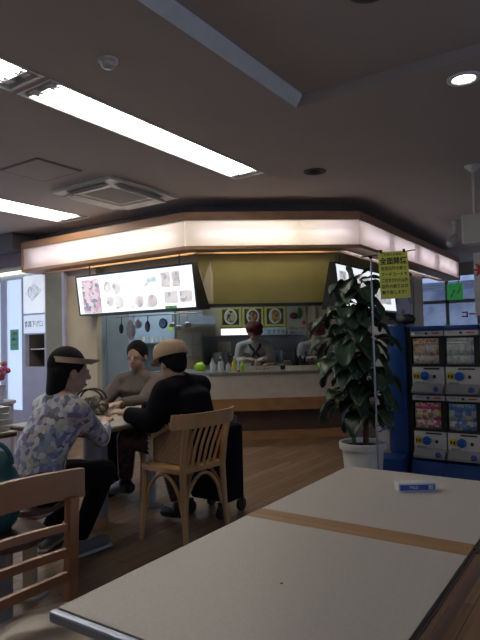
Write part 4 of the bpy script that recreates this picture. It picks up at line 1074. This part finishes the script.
def cap_hat(t, I, m, brim, crown=.10, bd=None, flat=False):
    h, q, fd, upv, side = I['head'], I['q'], I['fd'], I['upv'], I['side']
    c = h+upv*.055-fd*.012
    b = B(); prof = [(.112, -.01), (.114, .015), (.110, .05), (.09, .08), (.05, .097), (.01, .10)]
    b.lathe([(r_, z_*crown/.10) for r_, z_ in prof], (0, 0, 0), 24, Matrix.Translation(c) @ q)
    hat = b.build('hat', m, t, 60)
    if brim:
        b = B(); n = 14; th = .006
        for i in range(n):
            pa = []
            for k_ in (i, i+1):
                a = R(-70+140*k_/n); ri = .105; ro = .105+brim*math.cos(a*1.1)
                for rr in (ri, ro): pa.append(c+side*rr*math.sin(a)+fd*rr*math.cos(a)-upv*.004-upv*(.025*(rr-ri)/max(brim, .01)))
            b.hull8([pa[0]-upv*th, pa[1]-upv*th, pa[3]-upv*th, pa[2]-upv*th], [pa[0], pa[1], pa[3], pa[2]])
        bmesh.ops.remove_doubles(b.bm, verts=b.bm.verts, dist=1e-4)
        b.build('brim', m, hat, 60)
    return hat

# A: patterned shirt, visor, faces +Y
JA = dict(pel=(-2.40, 1.74, .53), chest=(-2.325, 1.84, .885), neck=(-2.315, 1.86, .97), head=(-2.30, 1.885, 1.06),
          heading=(.12, 1, 0), elL=(-2.52, 1.98, .74), haL=(-2.66, 2.20, .745), elR=(-2.30, 2.08, .70), haR=(-2.50, 2.30, .745), curl=35,
          knL=(-2.52, 2.13, .50), anL=(-2.86, 2.16, .09), toL=(-2.93, 2.31, .045), knR=(-2.32, 2.12, .52), anR=(-2.60, 2.18, .095), toR=(-2.58, 2.35, .045), pnL=(0, 0, -1))
ta, I = person('person in a patterned shirt and visor seated with back to the camera', JA, dict(top=M_shirt, legs=M_coat, shoe=M_shoe, sole=M_sole), (.45, .9, -.12), dict(hair=.11, hem=.05, bulk=.004, shw=.158, k=.95, sleeve=.72))
hc = I['head']; 
b = B()   # visor: band and brim
c = hc+I['upv']*.05
b.lathe([(.102, -.005), (.105, -.005), (.103, .022), (.100, .022)], (0, 0, 0), 28, Matrix.Translation(c) @ I['q'])
vis = b.build('visor_band', M_tan, ta, 50)
b = B(); n = 14
for i in range(n):
    pa = []
    for k_ in (i, i+1):
        a = R(-75+150*k_/n)
        for rr in (.104, .104+.036*math.cos(a*1.0)): pa.append(c+I['side']*rr*math.sin(a)+I['fd']*rr*math.cos(a)+I['upv']*(.005 if rr == .104 else .022))
    b.hull8([p-I['upv']*.006 for p in (pa[0], pa[1], pa[3], pa[2])], [pa[0], pa[1], pa[3], pa[2]])
bmesh.ops.remove_doubles(b.bm, verts=b.bm.verts, dist=1e-4); b.build('visor_brim', M_tan, vis, 60)

# C: black coat, tan hat, faces -X
JC = dict(pel=(-2.345, 2.860, .54), chest=(-2.385, 2.860, .89), neck=(-2.415, 2.850, .97), head=(-2.445, 2.820, 1.055), heading=(-1, -.1, 0),
          elL=(-2.41, 2.60, .71), haL=(-2.63, 2.575, .755), elR=(-2.525, 3.050, .72), haR=(-2.80, 2.86, .745), curl=60,
          knL=(-2.76, 2.72, .57), anL=(-2.82, 2.76, .27), toL=(-2.97, 2.79, .19), knR=(-2.665, 2.980, .52), anR=(-2.525, 2.960, .10), toR=(-2.645, 2.950, .045))
tc_, I = person('person in a black coat and tan hat seated on the wooden chair', JC, dict(top=M_coat, legs=M_floral, shoe=M_black), (-.9, .1, -.25), dict(bulk=.045, shw=.20, top_name='coat', hair=.03, k=1.0))
cap_hat(tc_, I, M_tan, .05, .10)

# B: greige sweater, black hair, at the far end facing -Y
JB = dict(pel=(-3.34, 3.47, .52), chest=(-3.31, 3.42, .88), neck=(-3.30, 3.40, .98), head=(-3.30, 3.38, 1.085), heading=(.2, -1, 0),
          elL=(-3.10, 3.24, .74), haL=(-3.10, 2.98, .75), elR=(-3.48, 3.20, .74), haR=(-3.28, 2.96, .75), curl=40,
          knL=(-3.25, 3.05, .50), anL=(-3.36, 3.24, .10), toL=(-3.33, 3.09, .045), knR=(-3.48, 3.05, .50), anR=(-3.50, 3.26, .10), toR=(-3.49, 3.11, .045))
person('person with black hair in a grey brown sweater at the far table end', JB, dict(top=M_greige, legs=M_coat, shoe=M_black), (.35, -.9, -.15), dict(bulk=.022, top_name='sweater', hair=.02))

# kitchen staff
M_uni = mat('staff_shirt', (0.36, 0.35, 0.34), 0.85)
M_cap = mat('dark_red_cap', (0.10, 0.012, 0.015), 0.8)
def staff(x, y, label, lean, zt, apron):
    d = V((.62, -.78, 0)); s = V((.78, .62, 0)); c = V((x, y, 0))
    J = dict(pel=c+V((0, 0, .93)), chest=c+d*.06*lean+V((0, 0, 1.25+zt)), neck=c+d*.09*lean+V((0, 0, 1.33+zt)), head=c+d*.12*lean+V((0, 0, 1.43+zt)), heading=d,
             elR=c-s*.22+d*.10+V((0, 0, 1.02+zt*.8)), haR=c-s*.12+d*.30+V((0, 0, .95)), elL=c+s*.22+d*.10+V((0, 0, 1.02+zt*.8)), haL=c+s*.10+d*.30+V((0, 0, .95)),
             knL=c+s*.08+V((0, 0, .5)), anL=c+s*.09+V((0, 0, .1)), toL=c+s*.1+d*.16+V((0, 0, .045)), knR=c-s*.08+V((0, 0, .5)), anR=c-s*.09+V((0, 0, .1)), toR=c-s*.1+d*.16+V((0, 0, .045)))
    t, I = person(label, J, dict(top=M_uni, legs=M_coat, shoe=M_black), d+V((0, 0, -.45)), dict(bulk=.015))
    cap_hat(t, I, M_cap, .05, .085)
    if apron:
        ch_ = J['chest']; b = B()
        b.loft([ch_-s*.09+V((0, 0, .085))-d*.02, ch_-s*.06+d*.125+V((0, 0, 0)), ch_+s*.05+d*.145-V((0, 0, .13))], [(.018, .006)]*3, 8, ref=s)
        b.loft([ch_+s*.09+V((0, 0, .085))-d*.02, ch_+s*.06+d*.125+V((0, 0, 0)), ch_-s*.05+d*.145-V((0, 0, .13))], [(.018, .006)]*3, 8, ref=s)
        b.build('apron_strap', M_black, t, 60)
staff(-4.08, 6.36, 'kitchen worker in a red cap behind the middle of the counter', 1.0, -.14, True)
staff(-3.40, 6.80, 'kitchen worker in a red cap at the right end of the counter', 1.0, -.16, True)

# ------------------------------------------------------------------ plant
def plant():
    px, py = -1.62, 3.97
    t = thing('potted_plant', 'tall potted plant with big dark leaves in a white ribbed pot', 'plant', (px, py, 0))
    b = B(); n = 32; prof = [(.115, 0), (.12, .02), (.148, .37), (.148, .385), (.168, .39), (.172, .435), (.166, .44), (.15, .435), (.145, .40)]
    rings = []
    for r, z in prof:
        ring_ = []
        for k in range(n):
            a = 2*math.pi*k/n; rr = r*(1-.03*(k % 4 == 0)) if z < .38 else r
            ring_.append(b.bm.verts.new((px+rr*math.cos(a), py+rr*math.sin(a), z)))
        rings.append(ring_)
    for i in range(len(prof)-1):
        for k in range(n): b.bm.faces.new((rings[i][k], rings[i][(k+1) % n], rings[i+1][(k+1) % n], rings[i+1][k]))
    b.bm.faces.new(rings[0]); b.build('pot', M_pot, t, 30)
    B().lathe([(.145, .39), (.146, .405), (.05, .41)], (px, py, 0), 24).build('soil', M_soil, t)
    rnd = random.Random(11)
    stems = [[(px+.02, py+.01, .40), (px+.03, py+.02, .8), (px+.01, py+.0, 1.2), (px-.02, py+.02, 1.66)], [(px-.05, py-.03, .40), (px-.08, py-.02, .7), (px-.10, py-.03, 1.1), (px-.05, py-.05, 1.45)]]
    B().loft(stems[0], [.022, .018, .014, .008], 10).build('stem', M_stem, t, 60)
    B().loft(stems[1], [.016, .014, .010, .006], 10).build('stem', mat('green_stem', (0.05, 0.09, 0.03), 0.6), t, 60)
    lb = B(); pb = B()
    def leaf(base, d, L, W, droop):
        d = V(d).normalized(); sd = d.cross(V((0, 0, 1))); sd = sd.normalized() if sd.length > .05 else V((1, 0, 0))
        n = 8; rows = []
        p = V(base); cur = d.copy()
        for i in range(n+1):
            u = i/n; w_ = W*math.sin(math.pi*min(1, u*.93+.03))**.75*(1-.25*u)
            nrm = sd.cross(cur).normalized()
            wav = .012*math.sin(u*9)
            rows.append([lb.bm.verts.new(p-sd*w_+nrm*(w_*.28+wav)), lb.bm.verts.new(p-sd*w_*.5+nrm*(w_*.08)), lb.bm.verts.new(p-nrm*.002), lb.bm.verts.new(p+sd*w_*.5+nrm*(w_*.08)), lb.bm.verts.new(p+sd*w_+nrm*(w_*.28-wav))])
            cur = (cur+V((0, 0, -droop/n))).normalized(); p = p+cur*(L/n)
        for i in range(n):
            for k in range(4): lb.bm.faces.new((rows[i][k], rows[i][k+1], rows[i+1][k+1], rows[i+1][k]))
    for i in range(105):
        z = .62+1.0*(i/105)**.95
        st = stems[0] if i % 3 else stems[1]
        if st is stems[1]: z = min(z, 1.4)
        for a, c in zip(st[:-1], st[1:]):
            if a[2] <= z <= c[2]: k = (z-a[2])/(c[2]-a[2]); base = V(a).lerp(V(c), k); break
        ang = i*2.4+rnd.uniform(-.3, .3); L = rnd.uniform(.18, .265)*(1.0 if z < 1.35 else .9); el = rnd.uniform(-.2, .65)+.25*(z > 1.45)
        d = V((math.cos(ang), math.sin(ang), el)); pet = rnd.uniform(.03, .13)*(.75 if z > 1.35 else 1)
        tip = base+d.normalized()*pet
        pb.loft([base, tip], .004, 6)
        leaf(tip, d, L, rnd.uniform(.06, .088), rnd.uniform(1.3, 2.8))
    cr = V(right)*-1
    leaf(V((px-.02, py, 1.60)), (-.5, -.3, .55), .2, .045, 2.4); leaf(V((px+.01, py, 1.62)), (.5, .2, .25), .22, .04, 1.0); leaf(V((px-.02, py, 1.62)), (.6, .3, .7), .2, .035, .6)
    leaf(V((px-.04, py, 1.58)), (-.1, -.2, 1), .16, .045, .6)
    fo = link_mesh('foliage', lb.bm, M_leaf, t, True); sm = fo.modifiers.new('s', 'SOLIDIFY'); sm.thickness = .0016
    pb.build('petioles', M_leaf, t)
plant()

# pole stand and yellow notice
t = thing('pole_stand', 'thin grey pole stand with a cross bar beside the plant', 'stand', (-1.44, 3.80, 0))
B().lathe([(.14, 0), (.14, .012), (.03, .03), (.014, .03)], (-1.44, 3.80, 0), 28).build('base', M_ggrey, t, 40)
B().loft([(-1.44, 3.80, .02), (-1.446, 3.796, 1.0), (-1.447, 3.794, 1.76)], [.008, .008, .006], 10).build('pole', M_steel, t, 60)
B().caps([(-1.50, 3.75, 1.755), (-1.19, 3.97, 1.80)], .004, 8).build('cross_bar', M_gblk, t, 60)
B().ball((-1.447, 3.794, 1.755), .014, 12).build('joint', M_gblk, t, 60)
q = frame((-1.315, 3.872, 1.625), (.83, .55, .03), (-.07, .02, 1))
t = thing('yellow_notice', 'yellow green notice with black Japanese writing hanging on the pole', 'notice', (-1.315, 3.872, 1.45))
q = q @ Matrix.Translation((0, 0, .012))
B().box(-.103, .103, -.165, .165, 0, .0025, 0, q).build('sheet', M_ysign, t)
yy = .135
text('notice_text', 'ご利用のお客様へ', .020, q @ Matrix.Translation((0, .142, .003)), M_ink, t)
text('notice_text', '全面禁煙', .052, q @ Matrix.Translation((0, .095, .003)), M_ink, t, squeeze=.9, bold=.0012)
for k, s_ in enumerate(('当店以外の飲食', 'フードコートで', 'ご注文された以外', '店外の飲食はお', '断り致します！')):
    text('notice_text', s_, .029, q @ Matrix.Translation((0, .045-.042*k, .003)), M_ink, t, squeeze=.9 if k != 2 else .8, bold=.0004)
for dx in (-.08, .08): B().box(-.008, .008, -.012, .012, .0026, .008, 0, q @ Matrix.Translation((dx, .166, 0))).build('clip', M_gblk, t)

# ------------------------------------------------------------------ capsule toy machines
YG = 4.5
def gacha():
    """one machine, local origin at base centre front, faces -y; w .252, h .5"""
    t = thing('capsule_machine', '', 'capsule machine')
    w2 = .124
    B().box(-w2, w2, 0, .30, 0, .215, .008).build('lower_body', M_gwhite, t, 40)
    B().hull8([(-w2+.006, -.05, .012), (w2-.006, -.05, .012), (w2-.006, .0, .0), (-w2+.006, .0, .0)], [(-w2+.006, -.05, .03), (w2-.006, -.05, .03), (w2-.006, 0, .085), (-w2+.006, 0, .085)]).build('tray_lip', M_ggrey, t)
    B().box(-w2+.002, w2-.002, .045, .30, .216, .45).build('tank', M_gblk, t)
    b = B(); n = 10      # convex display front
    pts = [(-w2+.012+(2*w2-.05)*i/n, .045-.045*math.sin(math.pi*(.18+.82*i/n))**.8 if i < n else .04) for i in range(n+1)]
    return t, w2
def gacha_full(artcols, seed, labels):
    t, w2 = gacha()
    # card curved sheet in the window
    b = B(); n = 10; rows = []
    for i in range(n+1):
        x = -w2+.010+.195*i/n; y = .002+.030*((i/n-.45)/.55)**2
        rows.append((x, y))
    card = None
    zones = ((.235, .300), (.300, .385), (.385, .405), (.405, .434))
    cm = [art_mat('machine_card_low_%d' % seed, artcols[2:]+artcols[:1], 60, 0, seed*1.3+4), art_mat('machine_card_%d' % seed, artcols, 34, 0, seed*1.3),
          mat('machine_card_band_%d' % seed, tuple(min(1, c*1.15) for c in artcols[0]), .8, spec=.1), art_mat('machine_card_top_%d' % seed, artcols[:3], 70, 0, seed*1.3+2)]
    for zi, (za, zb) in enumerate(zones):
        b = B()
        for i in range(n):
            a, c = rows[i], rows[i+1]
            b.hull8([(a[0], a[1], za), (c[0], c[1], za), (c[0], c[1]+.003, za), (a[0], a[1]+.003, za)], [(a[0], a[1], zb), (c[0], c[1], zb), (c[0], c[1]+.003, zb), (a[0], a[1]+.003, zb)])
        o = link_mesh('display_card' if zi == 0 else 'card_print', b.bm, cm[zi], t if zi == 0 else card, True)
        if zi == 0: card = o
        else: o.parent = card
    b = B(); b.box(-w2, w2, -.004, .045, .214, .232, .004).box(w2-.042, w2, .03, .045, .232, .44)
    b.build('window_frame', M_gblk, t, 40)
    B().box(-w2, w2, -.008, .30, .451, .492, .004).build('header', M_gwhite, t, 40)
    text('header_text', 'ガチャ', .022, frame((-.06, -.0085, .472), (1, 0, 0), (0, 0, 1)), M_blueink, t)
    B().box(-.012, .010, -.0095, -.0082, .464, .480).build('header_mark', M_gblk, t)
    B().box(.04, .10, -.0095, -.0082, .468, .478).build('header_stripe', M_red, t)
    d = B().lathe([(.034, 0), (.034, .014), (.028, .02)], (-.022, -.001, .142), 24, Matrix.Rotation(R(90), 4, 'X')).build('dial', M_dial, t, 40)
    B().box(-.050, .006, -.032, -.02, .136, .148, .003).build('dial_grip', M_dial, d)
    B().box(-.112, -.062, -.0025, -.0005, .115, .172).build('instruction_sticker', M_yel, t)
    b = B()
    for x, z in ((-.1, .14), (-.078, .138)): b.box(x-.006, x+.006, -.0035, -.0026, z-.012, z+.012)
    b.build('sticker_print', M_ink, t)
    B().box(.04, .062, -.004, -.0005, .125, .150, .002).build('coin_slot', M_gblk, t)
    B().box(-.03, .09, -.003, -.0005, .192, .204).build('name_plate', M_gblk, t)
    B().box(-.10, -.028, -.006, -.0005, .045, .098, .002).build('price_plate', M_ggrey, t)
    B().ball((.068, -.046, .045), (.022, .02, .022), 14).build('outlet', M_blueink, t, 60)
    return t
ARTS = [[(0.60, 0.45, 0.30), (0.55, 0.20, 0.10), (0.62, 0.56, 0.45), (0.45, 0.30, 0.20), (0.50, 0.50, 0.55)],
        [(0.48, 0.50, 0.48), (0.56, 0.56, 0.55), (0.42, 0.46, 0.44), (0.50, 0.52, 0.40), (0.35, 0.40, 0.45)],
        [(0.60, 0.08, 0.20), (0.60, 0.55, 0.12), (0.55, 0.48, 0.35), (0.30, 0.22, 0.12), (0.50, 0.45, 0.40)],
        [(0.10, 0.22, 0.50), (0.20, 0.40, 0.60), (0.45, 0.50, 0.30), (0.40, 0.30, 0.35), (0.08, 0.15, 0.40)]]
GX = [-1.283, -1.025, -.767]
labs = {(0, 1): 'capsule machine, upper left, with an orange and red card', (1, 1): 'capsule machine, upper middle, with a pale card of small figures', (0, 0): 'capsule machine, lower left, with a pink and yellow card',
        (1, 0): 'capsule machine, lower middle, with a blue card', (2, 1): 'capsule machine, upper one cut by the right edge', (2, 0): 'capsule machine, lower one cut by the right edge'}
for (i, j), lab in labs.items():
    k = {(0, 1): 0, (1, 1): 1, (0, 0): 2, (1, 0): 3, (2, 1): 2, (2, 0): 1}[(i, j)]
    g = gacha_full(ARTS[k], k+i*5+j, None); g['label'] = lab; g['group'] = 'capsule toy machines'
    move(g, (GX[i], YG, .245+.50*j))
for i in range(3):
    o = B().box(GX[i]-.125, GX[i]+.125, YG-.02, YG+.30, 1.238, 1.275, .006).build('machine_top_cap', M_blue, None, 40)
    tag(o, 'blue cap on top of the %s column of capsule machines' % ['left', 'middle', 'rightmost'][i], 'cap')
for i in range(3):
    o = B().hull8([(GX[i]-.127, YG-.10, 0), (GX[i]+.127, YG-.10, 0), (GX[i]+.127, YG+.30, 0), (GX[i]-.127, YG+.30, 0)], [(GX[i]-.127, YG-.06, .235), (GX[i]+.127, YG-.06, .235), (GX[i]+.127, YG+.30, .244), (GX[i]-.127, YG+.30, .244)]).build('blue_pedestal', M_blue, None)
    tag(o, 'blue base under the %s column of capsule machines' % ['left', 'middle', 'rightmost'][i], 'base')
t = thing('blue_side_panel', 'tall blue plastic column left of the capsule machines', 'panel', (-1.51, YG, 0))
B().box(-1.60, -1.455, YG-.01, YG+.28, 0, 1.30, .02).build('column', M_blue, t, 40)
B().box(-1.454, -1.412, YG+.02, YG+.26, 0, 1.28, .005).build('dark_edge', M_gblk, t, 40)
tag(B().hull8([(-1.78, YG-.16, 0), (-1.46, YG-.16, 0), (-1.46, YG-.03, 0), (-1.78, YG-.03, 0)], [(-1.76, YG-.13, .24), (-1.46, YG-.13, .24), (-1.46, YG-.03, .27), (-1.76, YG-.03, .27)]).build('stand_foot', M_blue), 'low blue plastic foot left of the machine bases', 'base')
t = thing('white_signboard', 'white board with blue lettering behind the plant pot', 'signboard', (-1.66, YG+.05, 0))
B().box(-1.73, -1.608, YG+.02, YG+.05, .28, 1.30, .004).build('board', mat('board_white', (0.5, 0.48, 0.44), 0.6), t)
text('lettering', 'Caps', .085, frame((-1.655, YG+.018, .47), (.8, 0, .45), (-.45, 0, .8)), M_blueink, t, bold=.002)
lump('dark_cushion', (-1.47, YG+.1, 1.30), (.07, .06, .05), 'small dark bundle on top of the blue column', 'bundle', M_black, seed=3)

# flowers at the far left
t = thing('flower_pot', 'small pot of pink and yellow flowers at the left edge', 'flowers', (-4.43, 2.85, .0))
B().lathe([(.14, 0), (.14, .70), (.16, .71), (.16, .73)], (-4.43, 2.85, 0), 24).build('stand', M_lav, t, 40)
B().lathe([(.06, .73), (.08, .86), (.075, .86), (.05, .75)], (-4.43, 2.85, 0), 20).build('pot', M_lav, t, 40)
b = B(); b2 = B(); b3 = B(); rn = random.Random(3)
for i in range(26):
    a = rn.uniform(0, 6.28); r = rn.uniform(0, .11); z = .92+rn.uniform(0, .14); p = (-4.43+r*math.cos(a), 2.85+r*math.sin(a), z)
    (b if i % 4 else b2).ball(p, .022, 8); b3.loft([(-4.43, 2.85, .85), p], .003, 5)
b.build('pink_blossoms', mat('pink_petal', (0.55, 0.10, 0.25), .7), t, 60); b2.build('yellow_blossoms', M_yel, t, 60); b3.build('stalks', M_leaf, t)
